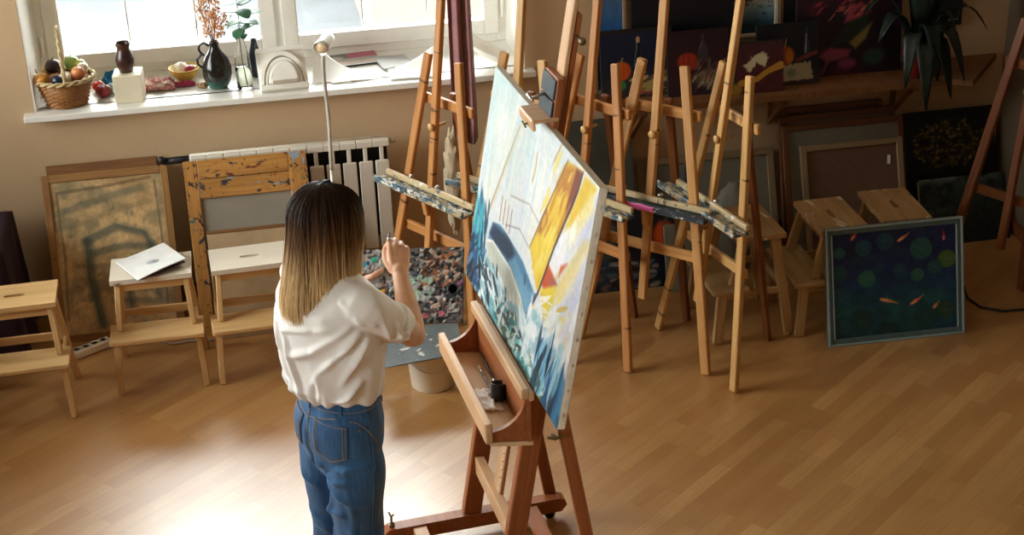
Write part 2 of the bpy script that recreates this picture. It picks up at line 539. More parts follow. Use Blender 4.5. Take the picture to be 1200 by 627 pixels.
def make_glass():
    m = bpy.data.materials.new('window_glass'); m.use_nodes = True; nt = m.node_tree; nt.nodes.clear()
    o = nt.nodes.new('ShaderNodeOutputMaterial'); mx = nt.nodes.new('ShaderNodeMixShader')
    t = nt.nodes.new('ShaderNodeBsdfTransparent'); t.inputs[0].default_value = (.96, .98, .97, 1)
    g = nt.nodes.new('ShaderNodeBsdfGlossy'); g.inputs['Roughness'].default_value = .03
    f = nt.nodes.new('ShaderNodeFresnel'); f.inputs[0].default_value = 1.45
    nt.links.new(f.outputs[0], mx.inputs[0]); nt.links.new(t.outputs[0], mx.inputs[1]); nt.links.new(g.outputs[0], mx.inputs[2]); nt.links.new(mx.outputs[0], o.inputs[0])
    return m


M['pane'] = make_glass()
m, nt, b = newmat('bottle_glass'); b.inputs['Transmission Weight'].default_value = 1; b.inputs['Roughness'].default_value = .02; b.inputs['IOR'].default_value = 1.22; b.inputs['Base Color'].default_value = (1, 1, 1, 1); M['bottle'] = m
m, nt, b = newmat('water'); b.inputs['Transmission Weight'].default_value = 1; b.inputs['Roughness'].default_value = 0; b.inputs['IOR'].default_value = 1.33; b.inputs['Base Color'].default_value = (.9, .95, .8, 1); M['water'] = m

# ================================================================ room shell
YW = 7.15; XL = -2.5; XR = 3.72; YB = -1.2; HC = 3.95
WX0, WX1, WZ0, WZ1 = -.975, 1.285, 1.0, 2.55

struct('floor', MB().box(((XL + XR) / 2, (YB + YW) / 2, -.05), (XR - XL + .6, YW - YB + .9, .1), ch=.001), M['floor'])
# back wall with window opening (thickness .45, reveal is plaster)
w = MB()
T = .5
for x0, x1, z0, z1 in ((XL - .3, WX0, 0, HC), (WX1, XR + .3, 0, HC), (WX0, WX1, 0, WZ0 - .03), (WX0, WX1, WZ1, HC)):
    w.box(((x0 + x1) / 2, YW + T / 2, (z0 + z1) / 2), (x1 - x0, T, z1 - z0), ch=.0005)
struct('wall_back', w, M['wall'])
r = MB()
for x in (WX0 + .003, WX1 - .003):
    r.box((x, YW + T / 2 + .001, (WZ0 + WZ1) / 2), (.012, T, WZ1 - WZ0), ch=.001)
r.box(((WX0 + WX1) / 2, YW + T / 2, WZ1), (WX1 - WX0, T, .012), ch=.001)
struct('trim_1', r, M['white_wood'], 'white painted window reveal')
s = MB().box(((WX0 + WX1) / 2, YW - .0, .991), (2.35, .122, .03), ch=.004)
s.box(((WX0 + WX1) / 2, YW + .27, .991), (WX1 - WX0, .46, .03), ch=.002)
struct('trim_2', s, M['sill'], 'white window sill board')
struct('wall_right', MB().box((XR + .05, (YB + YW) / 2, HC / 2), (.1, YW - YB + .3, HC), ch=.0005), M['wall_dim'])
struct('wall_behind', MB().box(((XL + XR) / 2, YB - .05, HC / 2), (XR - XL + .3, .1, HC), ch=.0005), M['wall_dim'])
struct('ceiling', MB().box(((XL + XR) / 2, (YB + YW) / 2, HC + .05), (XR - XL + .6, YW - YB + .9, .1), ch=.001), M['ceiling'])
# left wall with two tall windows that light the room
LZ0, LZ1 = 1.0, 3.2
LW = [(-.7, 2.5), (4.8, 6.95)]
w = MB(); ys = [YB] + [q for p in LW for q in p] + [YW]
for i in range(0, len(ys), 2):
    w.box((XL - .15, (ys[i] + ys[i + 1]) / 2, HC / 2), (.3, ys[i + 1] - ys[i], HC), ch=.001)
for a, c in LW:
    w.box((XL - .15, (a + c) / 2, LZ0 / 2), (.3, c - a, LZ0), ch=.001); w.box((XL - .15, (a + c) / 2, (LZ1 + HC) / 2), (.3, c - a, HC - LZ1), ch=.001)
struct('wall_left', w, M['wall'])
bs = MB()
for x0, x1 in ((XL, -.35), (.62, XR)):
    bs.box(((x0 + x1) / 2, YW - .009, .035), (x1 - x0, .018, .07), ch=.003)
struct('baseboard_back', bs, M['skirting'])
struct('baseboard_right', MB().box((XR - .009, (YB + YW) / 2, .035), (.018, YW - YB, .07), ch=.003), M['skirting'])


def window(name, loc, rz, w_, z0, z1, sashes, label, muntins=()):
    """frame in local x (width), z (height); y = outward"""
    t = bpy.data.objects.new(name, None); COL.objects.link(t); t.location = loc; t.rotation_euler = (0, 0, rz)
    t['kind'] = 'structure'; t['label'] = label
    f = MB(); a = .055
    for x in (a / 2, w_ - a / 2): f.box((x, .03, (z0 + z1) / 2), (a, .07, z1 - z0), ch=.004)
    for z in (z0 + a / 2, z1 - a / 2): f.box((w_ / 2, .03, z), (w_ - 2 * a, .07, a), ch=.004)
    n = len(sashes)
    for i in range(1, n):
        f.box((sashes[i][0] - .012, .03, (z0 + z1) / 2), (.05, .07, z1 - z0 - 2 * a), ch=.004)
    f.build('window_frame', M['white_wood'], t)
    for (x0, x1) in sashes:
        s = MB(); b_ = .075; q0, q1 = z0 + a - .012, z1 - a + .012
        for x in (x0 + b_ / 2, x1 - b_ / 2): s.box((x, .012, (q0 + q1) / 2), (b_, .07, q1 - q0), ch=.006)
        for z in (q0 + b_ / 2, q1 - b_ / 2): s.box(((x0 + x1) / 2, .012, z), (x1 - x0 - 2 * b_, .07, b_), ch=.006)
        so = s.build('sash', M['white_wood'], t)
        MB().box(((x0 + x1) / 2, .02, (q0 + q1) / 2), (x1 - x0 - 2 * b_, .006, q1 - q0 - 2 * b_), ch=.0005).build('pane', M['pane'], so)
        mu = MB(); k = 0
        for xm in muntins:
            if x0 < xm < x1: mu.box((xm, .04, (q0 + q1) / 2), (.009, .008, q1 - q0 - 2 * b_), ch=.002); k = 1
        if k: mu.build('glazing_bar', M['white_wood'], so)
    hg = MB(); hg.tube([(.028 + 0, -.03, z0 + .13), (.028, -.03, z0 + .22)], .008, 8); hg.build('hinge', M['white_wood'], t)
    hg = MB(); hg.tube([(w_ - .028, -.03, z0 + .13), (w_ - .028, -.03, z0 + .22)], .008, 8); hg.build('hinge', M['white_wood'], t)
    return t


WY = 7.6
window('window_1', (WX0, WY, 0), 0, WX1 - WX0, 1.006, WZ1, [(.045, 1.125), (1.155, WX1 - WX0 - .045)], 'white double sash window above the sill', muntins=(-.545 - WX0, -.225 - WX0, .573 - WX0, .89 - WX0))
for i, (a, c) in enumerate(LW):
    window('window_%d' % (i + 2), (XL - .2, a, 0), PI / 2, c - a, LZ0, LZ1, [(.045, (c - a) / 2 - .015), ((c - a) / 2 + .015, c - a - .045)], 'white window in the side wall')

# ---------------------------------------------------------------- outside
M['snow'] = plain('pale_ground', '45484b', .9, var=.45, scale=.25)
M['facade'] = plain('pink_render', '6c5c54', .9, var=.06, scale=.6)
M['facade2'] = plain('grey_render', '585a5c', .9, var=.08, scale=.6)
M['roof_tile'] = plain('dull_red_roof', '66564e', .8, var=.15, scale=3)
M['dark_pane'] = plain('far_window', '6f7a80', .2)
struct('exterior_ground', MB().box((4, 45, -3.6), (120, 74, .2), ch=.01), M['snow'])


def house(label, x, y, w_, d, z1, wall, nwin, roof=True):
    t = thing('house', label, 'house', (x, y, -3.5)); t['kind'] = 'thing'
    h = z1 + 3.5
    MB().box((0, d / 2, h / 2), (w_, d, h), ch=.02).build('walls', wall, t)
    if roof:
        MB().prism([(-w_ / 2 - .4, 0), (w_ / 2 + .4, 0), (0, 1.6)], (0, -.4, h + .005), (1, 0, 0), (0, 0, 1), (0, d + .8, 0)).build('roof', M['roof_tile'], t)
    for k in range(nwin):
        xx = -w_ / 2 + w_ * (k + .5) / nwin
        f = MB().box((xx, -.03, h * .55), (1.3, .08, 1.6), ch=.01).build('window', M['white_wood'], t)
        MB().box((xx, -.075, h * .55), (1.05, .02, 1.35), ch=.005).build('pane', M['dark_pane'], f)
    return t


house('pink rendered house seen through the sash nearer the curtain', 6.2, 21, 9, 7, .6, M['facade'], 4, False)
house('pale grey low house seen through the sash above the fruit basket', -6.0, 26, 9, 7, -1.0, M['facade2'], 3)

# ================================================================ lights
wd = bpy.data.worlds.new('overcast_sky'); SC.world = wd; wd.use_nodes = True
bg = wd.node_tree.nodes['Background']; bg.inputs[0].default_value = (.985, 1, .99, 1); bg.inputs[1].default_value = WORLD_STRENGTH


def portal(loc, rot, sx, sy):
    l = bpy.data.lights.new('window_portal', 'AREA'); l.shape = 'RECTANGLE'; l.size = sx; l.size_y = sy; l.cycles.is_portal = True
    o = bpy.data.objects.new('window_portal', l); COL.objects.link(o); o.location = loc; o.rotation_euler = rot


portal(((WX0 + WX1) / 2, WY + .12, (WZ0 + WZ1) / 2), (-PI / 2, 0, 0), WX1 - WX0, WZ1 - WZ0)
for a, c in LW:
    portal((XL - .32, (a + c) / 2, (LZ0 + LZ1) / 2), (PI / 2, 0, -PI / 2), c - a, LZ1 - LZ0)

# ================================================================ camera
cam = bpy.data.cameras.new('camera'); co = bpy.data.objects.new('camera', cam); COL.objects.link(co)
cam.sensor_width = 36; cam.lens = 1884.3 / 1200 * 36; cam.clip_start = .05; cam.clip_end = 300
p, r_, y = .4506, -.0372, -.1646
f = Vector((-math.sin(y) * math.cos(p), math.cos(y) * math.cos(p), -math.sin(p)))
rt = Vector((math.cos(y), math.sin(y), 0)); up = rt.cross(f)
rt2 = rt * math.cos(r_) + up * math.sin(r_); up2 = up * math.cos(r_) - rt * math.sin(r_)
co.matrix_world = Matrix(((rt2.x, up2.x, -f.x, 0), (rt2.y, up2.y, -f.y, 0), (rt2.z, up2.z, -f.z, 3.4735), (0, 0, 0, 1)))
SC.camera = co
SC.view_settings.view_transform = 'Standard'; SC.view_settings.look = 'None'
SC.view_settings.exposure = EXPOSURE; SC.view_settings.gamma = 1; SC.view_settings.use_curve_mapping = False
SC.cycles.use_denoising = True
SC.cycles.max_bounces = 10; SC.cycles.diffuse_bounces = 5; SC.cycles.transmission_bounces = 8; SC.cycles.transparent_max_bounces = 8
SC.cycles.sample_clamp_indirect = 8
SC.cycles.caustics_reflective = False; SC.cycles.caustics_refractive = False

# ================================================================ radiator
t = thing('radiator', 'cream sectional radiator on the wall under the window sill', 'radiator', (.147, 7.05, .22))
n = 12; wd_ = .917 / n
for i in range(n):
    x = -.917 / 2 + wd_ * (i + .5); s = MB()
    s.box((x, -.04, .225), (wd_ - .012, .014, .45), ch=.005)
    s.box((x, .0, .25), (.012, .075, .48), ch=.003)
    s.box((x, -.036, .49), (.02, .012, .09), ch=.003)
    s.build('fin', M['rad'], t)
s = MB()
s.tube([(-.46, 0, .527), (.46, 0, .527)], .024, 12); s.tube([(-.46, 0, .03), (.46, 0, .03)], .02, 12)
for i in range(n):
    x = -.917 / 2 + wd_ * (i + .5); s.box((x, -.012, .532), (wd_ - .0015, .066, .032), ch=.003)
s.build('header', M['rad'], t)
MB().box((0, .022, .27), (.90, .02, .46), ch=.003).build('gap_shade_plate', M['dark'], t)  # added dark plate, its colour stands in for shade between the fins
s = MB(); s.tube([(.46, 0, .527), (.49, 0, .527)], .014, 8); s.build('end_cap', M['rad'], t)
s = MB(); s.tube([(-.455, 0, .53), (-.50, 0, .53), (-.58, .0, .528)], .017, 10); s.lathe([(.0, -.022), (.015, -.02), (.018, 0), (.013, .016), (0, .018)], (-.585, -.01, .54), 14, axis=(0, -1, .6)); s.build('valve', M['black_rubber'], t)

# ================================================================ classic easels
ES = dict(fw=.325, tw=.1, tz=1.312, ty=.175, ry=.383)


def easel(label, x, y, rz, wood_m, tray_m, mast_top=2.0, fw=.325, ry=.383, tray=True, tray_z=.755, mb=.284, tray_w=.31):
    t = thing('easel', label, 'easel', (x, y, 0), rz, 'wooden tripod easels')
    tz, ty, tw = ES['tz'], ES['ty'], ES['tw']
    k = lambda z: ty * z / tz
    wv = lambda z: fw + (tw - fw) * z / tz
    for sx in (-1, 1):
        a = Vector((sx * fw, 0, 0)); b_ = Vector((sx * tw, ty, tz)); d = (b_ - a).normalized()
        s = MB().beam(a + Vector((0, 0, .004)), b_, .042, .024, ch=.004)
        s.build('leg', wood_m, t)
    MB().beam((0, k(mb) - .030, mb), (0, k(mast_top) - .030, mast_top), .036, .026, ch=.003).build('mast', wood_m, t)
    z = 1.105
    MB().beam((-wv(z) - .045, k(z) + .024, z), (wv(z) + .05, k(z) + .024, z), .045, .02, (0, 0, 1), ch=.004).build('crossbar', wood_m, t)
    z = .50
    MB().beam((-wv(z) - .01, k(z) + .024, z), (wv(z) + .01, k(z) + .024, z), .045, .02, (0, 0, 1), ch=.003).build('crossbar', wood_m, t)
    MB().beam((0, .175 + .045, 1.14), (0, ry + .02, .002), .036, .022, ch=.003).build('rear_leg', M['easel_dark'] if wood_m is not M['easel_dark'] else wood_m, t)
    # bolt and wing nut holding the mast on the top crossbar
    s = MB(); zz = 1.02
    s.tube([(0, k(zz) - .055, zz), (0, k(zz) + .03, zz)], .006, 8)
    s.lathe([(0, 0), (.016, .001), (.018, .009), (.008, .014), (0, .015)], (0, k(zz) - .046, zz), 12, axis=(0, -1, 0))
    s.build('bolt', M['easel_pale'], t)
    s = MB(); s.tube([(-.016, k(1.1) + .044, 1.115), (0, k(1.1) + .04, 1.105), (.016, k(1.1) + .044, 1.115)], .005, 8); s.build('wing_nut', M['steel'], t)
    if tray:
        z = tray_z; yy = k(z) - .047
        tr = MB()
        tr.beam((-tray_w, yy - .035, z - .035), (tray_w, yy - .035, z - .035), .075, .014, (0, 1, 0), ch=.003)
        tr.beam((-tray_w, yy - .068, z - .024), (tray_w, yy - .068, z - .024), .03, .012, (0, 0, 1), ch=.003)
        to = tr.build('tray', tray_m, t)
        MB().beam((-tray_w + .01, yy + .004, z - .014), (tray_w - .01, yy + .004, z - .014), .026, .018, (0, 0, 1), ch=.003).build('tray_back', M['tray_top'], to)
        MB().beam((0, yy - .03, z - .043), (0, k(z - .12) - .048, z - .13), .03, .02, ch=.003).build('tray_bracket', wood_m, to)
        for xx in (-.12, .06):
            MB().lathe([(0, 0), (.012, .001), (.012, .005), (0, .012)], (xx, yy + .0, z + .013), 10).build('screw', M['steel'], to)
    return t


easel('easel in front of the radiator end and curtain, its tray edged with dried blue paint', .668, 6.401, -1.022, M['easel2'], M['tray_blue'])
easel('easel half hidden behind the big sailing canvas, its mast before the window corner', 1.017, 6.299, -.843, M['easel_pale'], M['tray_blue'])
easel('easel just beside the sailing canvas edge, its tray end poking out past the canvas', 1.298, 6.197, -.979, M['easel2'], M['tray_blue'])
pe = easel('easel whose tray carries a smear of pink paint', 1.571, 6.054, -.793, M['easel'], M['tray_pink'])
tr_ = [c for c in pe.children if c.name.startswith('tray')][0]
yy = ES['ty'] * .755 / ES['tz'] - .047
MB().sheet(lambda u, v: Vector((-.10 + .17 * u + .008 * math.sin(v * 9), yy - .0758 - .0015 * math.sin(u * 9) ** 2, .733 + (v - .5) * (.026 + .004 * math.sin(u * 13)) - .002)), 24, 6, .003).build('paint_smear', plain('pink_paint', 'cf5f98', .45, var=.15, scale=40), tr_)
easel('easel nearest the stools under the shelf, with blue and white paint caked on its tray', 1.791, 5.97, -1.319, M['easel_pale'], M['tray_blue'], ry=.36)
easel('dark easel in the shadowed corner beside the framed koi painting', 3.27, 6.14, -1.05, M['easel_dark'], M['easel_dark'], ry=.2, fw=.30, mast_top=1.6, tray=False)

# ================================================================ step stools


def plate_with_slot(mb, w_, d, z0, z1, yc, slot=(.085, .024)):
    sl, sw = slot; inn = []; n = 28
    angs = sorted([2 * PI * i / n for i in range(n)] + [math.atan2(a * d, b_ * w_) % (2 * PI) for a in (1, -1) for b_ in (1, -1)])
    inn = []; out = []
    for a in angs:
        c, s = math.cos(a), math.sin(a)
        q = min(w_ / 2 / abs(c) if abs(c) > 1e-9 else 9, d / 2 / abs(s) if abs(s) > 1e-9 else 9); out.append((c * q, s * q))
        inn.append((sl / 2 * math.copysign(abs(c) ** .6, c), sw / 2 * math.copysign(abs(s) ** .6, s)))
    n = len(angs); off = Vector((RN.random() * 9, RN.random() * 9, 0))
    vs = []
    for z in (z0, z1):
        for P in (out, inn): vs += [(x, y + yc, z) for x, y in P]
    fs = []
    for i in range(n):
        j = (i + 1) % n
        fs += [(2 * n + i, 2 * n + j, 3 * n + j, 3 * n + i), (i, n + i, n + j, j), (i, j, 2 * n + j, 2 * n + i), (n + i, 3 * n + i, 3 * n + j, n + j)]
    mb.add(vs, fs, 0, False, [Vector(q) + off for q in vs])


def stool(label, x, y, rz, top, step, legm):
    t = thing('step_stool', label, 'step stool', (x, y, 0), rz, 'two-step wooden stools')
    s = MB(); plate_with_slot(s, .345, .225, .478, .5, .342 - .1115); s.build('seat', top, t)
    s = MB().box((0, .085, .256), (.40, .17, .022), ch=.004); s.build('step', step, t)
    for sx in (-1, 1):
        MB().beam((sx * .142, .300, .476), (sx * .182, .372, .002), .044, .026, (0, 1, 0), ch=.003).build('leg', legm, t)
        MB().beam((sx * .172, .050, .243), (sx * .184, .030, .002), .044, .026, (0, 1, 0), ch=.003).build('leg', legm, t)
        MB().beam((sx * .144, .155, .476), (sx * .158, .105, .2685), .042, .024, (0, 1, 0), ch=.003).build('upright', legm, t)
        MB().beam((sx * .166, .06, .226), (sx * .166, .34, .226), .032, .016, (0, 0, 1), ch=.002).build('side_rail', legm, t)
    MB().beam((-.14, .150, .455), (.14, .150, .455), .042, .016, (0, 0, 1), ch=.002).build('apron', legm, t)
    MB().beam((-.14, .308, .455), (.14, .308, .455), .042, .016, (0, 0, 1), ch=.002).build('apron', legm, t)
    MB().beam((-.16, .073, .228), (.16, .073, .228), .034, .014, (0, 0, 1), ch=.002).build('apron', legm, t)
    MB().beam((-.165, .345, .232), (.165, .345, .232), .036, .016, (0, 0, 1), ch=.002).build('stretcher', legm, t)
    return t


stool('clean birch step stool beside the dark draped table', -1.066, 6.085, .02, M['stool'], M['stool'], M['stool'])
stool('step stool with a whitened top carrying an open booklet', -.51, 6.235, 0, M['stool_top'], M['stool'], M['stool'])
stool('step stool with a whitened top standing behind the painter', -.075, 6.235, .05, M['stool_top'], M['stool'], M['stool'])
stool('step stool behind the last easel, first in the row under the shelf', 1.889, 6.262, -1.524, M['stool_worn'], M['stool_grey'], M['stool_grey'])
stool('step stool with a scratched top, partly covered by the frame edge of the koi painting', 2.268, 6.25, -1.55, M['stool_worn'], M['stool_grey'], M['stool_grey'])
stool('step stool with a stained top, mostly hidden behind the koi painting', 3.04, 6.275, 1.53, M['stool_worn'], M['stool_grey'], M['stool_grey'])
# ================================================================ boards and canvases leaning on the walls
M['board_brown'] = wood('old_board', '8d6238', '6a4526', .6, [('2c2520', 8, .68, (2, 1, 1))])
M['board_tan'] = wood('old_board_tan', 'a57b48', '83592f', .6, [('3c3c34', 8, .66, (2, 1, 1))])
M['frame_orange'] = wood('old_frame_orange', 'c8934e', '9e6a30', .55, [('2c3038', 22, .60, (.6, 1, 1)), ('8fa0b0', 16, .63, (.4, 1, 1)), ('2f6a5a', 9, .67, (1, 1, 1)), ('6b2c20', 26, .62, (.6, 1, 1)), ('3a2a20', 34, .62, (1, 1, 1))])
M['grey_canvas'] = plain('grey_primed_canvas', '8f8678', .85, var=.07, scale=9)
M['beige_board'] = plain('beige_board', 'b49a76', .8, var=.14, scale=7)
M['frame_brown'] = wood('frame_brown', '7c4a28', '573218', .5)
M['frame_pale'] = wood('frame_pale', 'a58d6c', '86704f', .55)
M['canvas_brown'] = plain('canvas_reverse', '6f5444', .9, var=.08, scale=30)
M['canvas_grey'] = plain('canvas_reverse_grey', '7f7867', .9, var=.06, scale=20)
M['dark_green'] = plain('dark_green_canvas', '4b4c42', .8, var=.3, scale=5)
M['koi_frame'] = plain('blue_grey_frame', '4d6468', .35, var=.15, scale=25, spec=.5)
M['black_frame'] = plain('black_frame', '17130f', .5)
M['gilt'] = wood('gilt_frame', '7a5a34', '553b1e', .5)

a = Art(.50, .703, 90, 'c6a676', 3).speck(.15, 12).speck(.12, 50)
a.wash('94754a', 6, .55, .2, .5).wash('b89a6c', 4, .6, .2, .5)
for (q, w_) in (([(.05, .93), (.5, .95), (.9, .98)], .03), ([(.03, .1), (.06, .5), (.05, .92)], .02), ([(.93, .08), (.95, .5), (.94, .95)], .02)): a.line(q, w_, '5f4a30', .55)
a.wash('4a5148', (4, 7), .56, .12, .35, 21)
for q, w_, c, al in (([(.05, .80), (.5, .88), (.82, .92)], .06, '5a5c50', .7), ([(.25, .60), (.55, .68), (.8, .62), (.86, .5)], .07, '3e4a45', .8), ([(.28, .60), (.27, .35), (.33, .05)], .10, '36443f', .75), ([(.3, .52), (.6, .55), (.88, .53)], .05, '3c4743', .75), ([(.15, .45), (.3, .43), (.8, .42)], .025, '4b4b3e', .6), ([(.85, .55), (.88, .4), (.86, .2)], .05, '46504a', .7), ([(.12, .7), (.5, .78), (.9, .83)], .012, '6a5c44', .7), ([(.6, .35), (.62, .1)], .09, '3b4744', .6), ([(.45, .2), (.9, .16)], .05, '45504a', .5)):
    a.line(q, w_, c, al * .55, .05).line([(x_ + .01, y_ - .01) for x_, y_ in q], w_ * .6, c, al * .45, .03).line([(x_ - .012, y_ + .012) for x_, y_ in q], w_ * .3, c, al * .5, .012)
a.dabs(60, (.05, .05, .95, .95), .05, .02, 1.2, ['59604f', '6d6a52', 'a88d60', '4a544c'], .5)
r = picture('drawing_board', 'old wooden drawing board streaked with dark teal paint, leaning under the window', 'drawing board', -.705, 6.80, 0, .572, .775, 7.085, a, .036, M['board_tan'], .02, mat=M['art'])
r = lean('drawing_board', 'plain brown board standing behind the teal-streaked drawing board', 'drawing board', -.715, 6.838, 0, .5, .80, 7.122)
MB().beam((0, .009, 0), (0, .009, .80), .50, .018).build('panel', M['board_brown'], r)
MB().beam((-.25, .006, .78), (.25, .006, .78), .05, .024, (0, 0, 1)).build('batten', M['board_brown'], r)

r = lean('picture_frame', 'orange wooden frame board with paint-smeared top rails and grey panel, leaning on the radiator', 'frame', -.07, 6.715, 0, .545, .812, 6.962)
for sx in (-1, 1):
    MB().beam((sx * (.545 / 2 - .03), .012, 0), (sx * (.545 / 2 - .03), .012, .81), .06 if sx < 0 else .085, .024).build('stile', M['frame_orange'], r)
MB().beam((-.21, .010, .768), (.20, .010, .768), .085, .022, (0, 0, 1)).build('rail', M['frame_orange'], r)
MB().beam((-.21, .012, .678), (.20, .012, .678), .088, .020, (0, 0, 1)).build('rail', M['frame_orange'], r)
MB().beam((0, .018, .03), (0, .018, .64), .44, .012).build('panel', M['grey_canvas'], r)
r = lean('board', 'small bare beige board leaning in front of the grey panel, behind the whitened stool', 'board', -.085, 6.668, 0, .36, .5, 6.668 + .166)
MB().beam((0, .008, 0), (0, .008, .50), .37, .016).build('panel', M['beige_board'], r)
MB().beam((-.185, .006, .494), (.185, .006, .494), .014, .02, (0, 0, 1)).build('edging', M['board_brown'], r)

# under the shelf
r = lean('canvas', 'large dark green-grey canvas leaning beside the easels under the shelf end', 'canvas', 1.55, 6.86, 0, .46, .77, 7.11)
MB().beam((0, .012, 0), (0, .012, .77), .46, .024).build('stretched_canvas', M['dark_green'], r)
MB().beam((-.226, .0, 0), (-.226, .0, .77), .012, .006).build('strip', M['frame_brown'], r)


def backed(label, x, y, w_, h, yt, fm, pm, fw=.035, tagp=False, cross=False):
    """reversed canvas: stretcher bars around cloth seen from behind"""
    r = lean('reversed_canvas', label, 'canvas', x, y, 0, w_, h, yt, group='canvases and frames stacked against the wall')
    f = MB()
    for sx in (-1, 1): f.beam((sx * (w_ / 2 - fw / 2), .011, 0), (sx * (w_ / 2 - fw / 2), .011, h), fw, .022)
    for z in (fw / 2, h - fw / 2): f.beam((-w_ / 2 + fw, .011, z), (w_ / 2 - fw, .011, z), fw, .022, (0, 0, 1))
    f.build('stretcher_bars', fm, r)
    MB().beam((0, .016, fw * .9), (0, .016, h - fw * .9), w_ - 1.8 * fw, .008).build('canvas_back', pm, r)
    if tagp: MB().beam((w_ / 2 - .075, .010, h - .13), (w_ / 2 - .07, .010, h - .085), .016, .003).build('paper_tag', M['paper'], r)
    return r


backed('pale framed reversed canvas on the floor behind the easels', 2.165, 6.93, .70, .525, 7.105, M['frame_pale'], M['canvas_grey'], .035)
backed('rearmost reddish brown frame of the stack by the stools', 2.815, 6.985, .53, .70, 7.124, M['frame_brown'], M['canvas_brown'], .03)
backed('second brown frame of the stack, its top rail showing just below the rearmost', 2.835, 6.935, .60, .675, 7.09, M['frame_brown'], M['canvas_brown'], .03)
backed('wide brown frame with a grey-green back in the stack by the stools', 2.845, 6.84, .625, .655, 7.04, M['frame_brown'], M['canvas_grey'], .03)
backed('light wood stretcher with brown canvas back and paper tag, front of the stack', 2.865, 6.77, .525, .575, 6.96, M['frame_pale'], M['canvas_brown'], .03, True)

a = Art(.52, .385, 100, '1a1d26', 4).speck(.3, 8)
a.ell(.18, .75, .1, .16, '6e6a5e', .3, .8, .5, .3).ell(.12, .5, .14, .1, '4d5b41', 0, .9, .4, .3).ell(.05, .3, .2, .2, '37506a', 0, .7, .5, .3)
a.ell(.7, .62, .13, .17, 'c8481c', 0, 1, .3).ell(.66, .62, .04, .16, 'e0642a', 0, .7, .6).ell(.75, .62, .03, .16, '9c3010', 0, .7, .6).line([(.7, .75), (.73, .84)], .02, '5b5a30')
a.dabs(50, (.05, .02, .6, .35), .12, .04, .2, ['58707e', 'b9b7a8', '2c3d52', '7d5c4a', '24303a'], .7)
picture('painting', 'dark still life of an orange pumpkin standing on the floor behind the easels', 'painting', 1.77, 6.70, 0, .52, .385, 6.84, a, edge=M['black_frame'])

a = Art(.485, .62, 90, '15120f', 6).speck(.3, 8)
for _ in range(330):
    q = _rs.rand(2); x = .5 + (q[0] - .5) * .85; z = .72 + (q[1] - .5) * .42
    if ((x - .52) / .42) ** 2 + ((z - .72) / .2) ** 2 < 1:
        c = ['86682a', '9a7e34', '6d5a28', '948454', '564620'][_rs.randint(5)]
        r_ = a.rs.uniform(.6, 1.1); a.ell(x, z, .024 * r_, .019 * r_, c, 0, .85, .5, .4); a.ell(x, z, .008, .007, '2a2010', 0, .9, .5)
a.dabs(60, (.15, .45, .9, .7), .06, .015, .8, ['2c3018', '3a3a1e', '4c4322'], .7)
picture('painting', 'dark painting of a bunch of small yellow flowers against the corner wall', 'painting', 3.43, 6.96, 0, .485, .615, 7.11, a, edge=M['black_frame'])
a = Art(.46, .335, 90, '1c211e', 7).speck(.3, 8)
a.vgrad([(0, '1a1a18'), (.6, '232b26'), (.9, '39443f'), (1, '6a716c')]).wash('101412', 6, .5, .2, .8).dabs(70, (.05, .1, .95, .8), .08, .05, .8, ['131a14', '2a3328', '26312c', '3b463a'], .7)
picture('painting', 'dark landscape canvas standing in front of the yellow flower painting', 'painting', 3.44, 6.80, 0, .45, .325, 6.925, a, edge=M['canvas_edge'])

# koi painting
kw, kh, kf = .632, .533, .032
a = Art(kw - 2 * kf, kh - 2 * kf, 200, '12203c', 9)
a.vgrad([(0, '123c44'), (.3, '17504f'), (.5, '16365a'), (.75, '131f4c'), (1, '141a44')])
a.wash('0e2a52', 3, .5, .3, .7).wash('1a5a55', 4, .58, .25, .5).speck(.25, 14).speck(.12, 60)
kp = lambda x, y: ((x - .071) / .885, (y - .105) / .82)
for (x, y, rx, col) in ((.311, .557, .058, '2d6a58'), (.708, .755, .075, '23574f'), (.893, .655, .06, '4a6a34'), (.265, .225, .075, '173a36'), (.726, .202, .075, '163b38'), (.457, .112, .08, '123430'), (.294, .802, .055, '1d4a5a'), (.676, .551, .045, '2b5e52'), (.11, .62, .06, '1a4450'), (.12, .78, .04, '235a60'), (.45, .84, .06, '1a4256'), (.13, .2, .06, '17444e'), (.88, .25, .06, '263f2c'), (.8, .6, .05, '1f4a4a'), (.12, .42, .07, '184a5e'), (.55, .6, .05, '1b4054')):
    x, y = kp(x, y)
    rx *= 1.3; a.ell(x, y, rx * 1.15, rx * 1.05, '0f2436', 0, .6, .3); a.ell(x, y, rx, rx * .95, col, 0, .9, .12, .1)
    for k in range(7): an = k * .9; a.line([(x, y), (x + rx * .8 * math.cos(an), y + rx * .9 * math.sin(an))], .002, '8fb09a', .25)
a.dabs(160, (0, 0, 1, 1), .04, .006, 0, ['1f5a6a', '2a6d78', '16345c', '0d1c3c'], .4)
for x, y, an, l, c in ((.23, .904, 1.0, .075, 'b8482c'), (.575, .852, .6, .08, 'c87a52'), (.457, .37, -.35, .11, 'd08a52'), (.661, .345, .6, .09, 'cf6a3c'), (.872, .833, 1.6, .06, '9a3040'), (.806, .295, .9, .06, 'a8762c')):
    x, y = kp(x, y); dx, dy = math.cos(an) * l / 2, math.sin(an) * l / 2
    a.line([(x - dx, y - dy), (x, y), (x + dx, y + dy), (x + dx * 1.7, y + dy * 2.2)], [.022, .03, .012, .003], c, 1)
    a.line([(x - dx * .8, y - dy * .8), (x, y)], .009, 'f0d8c0', .8)
    a.line([(x - dx * .3 - dy * .6, y - dy * .3 + dx * .6), (x - dx * .1, y)], [.003, .008], c, .7)
kx, ky = 2.712, 5.925
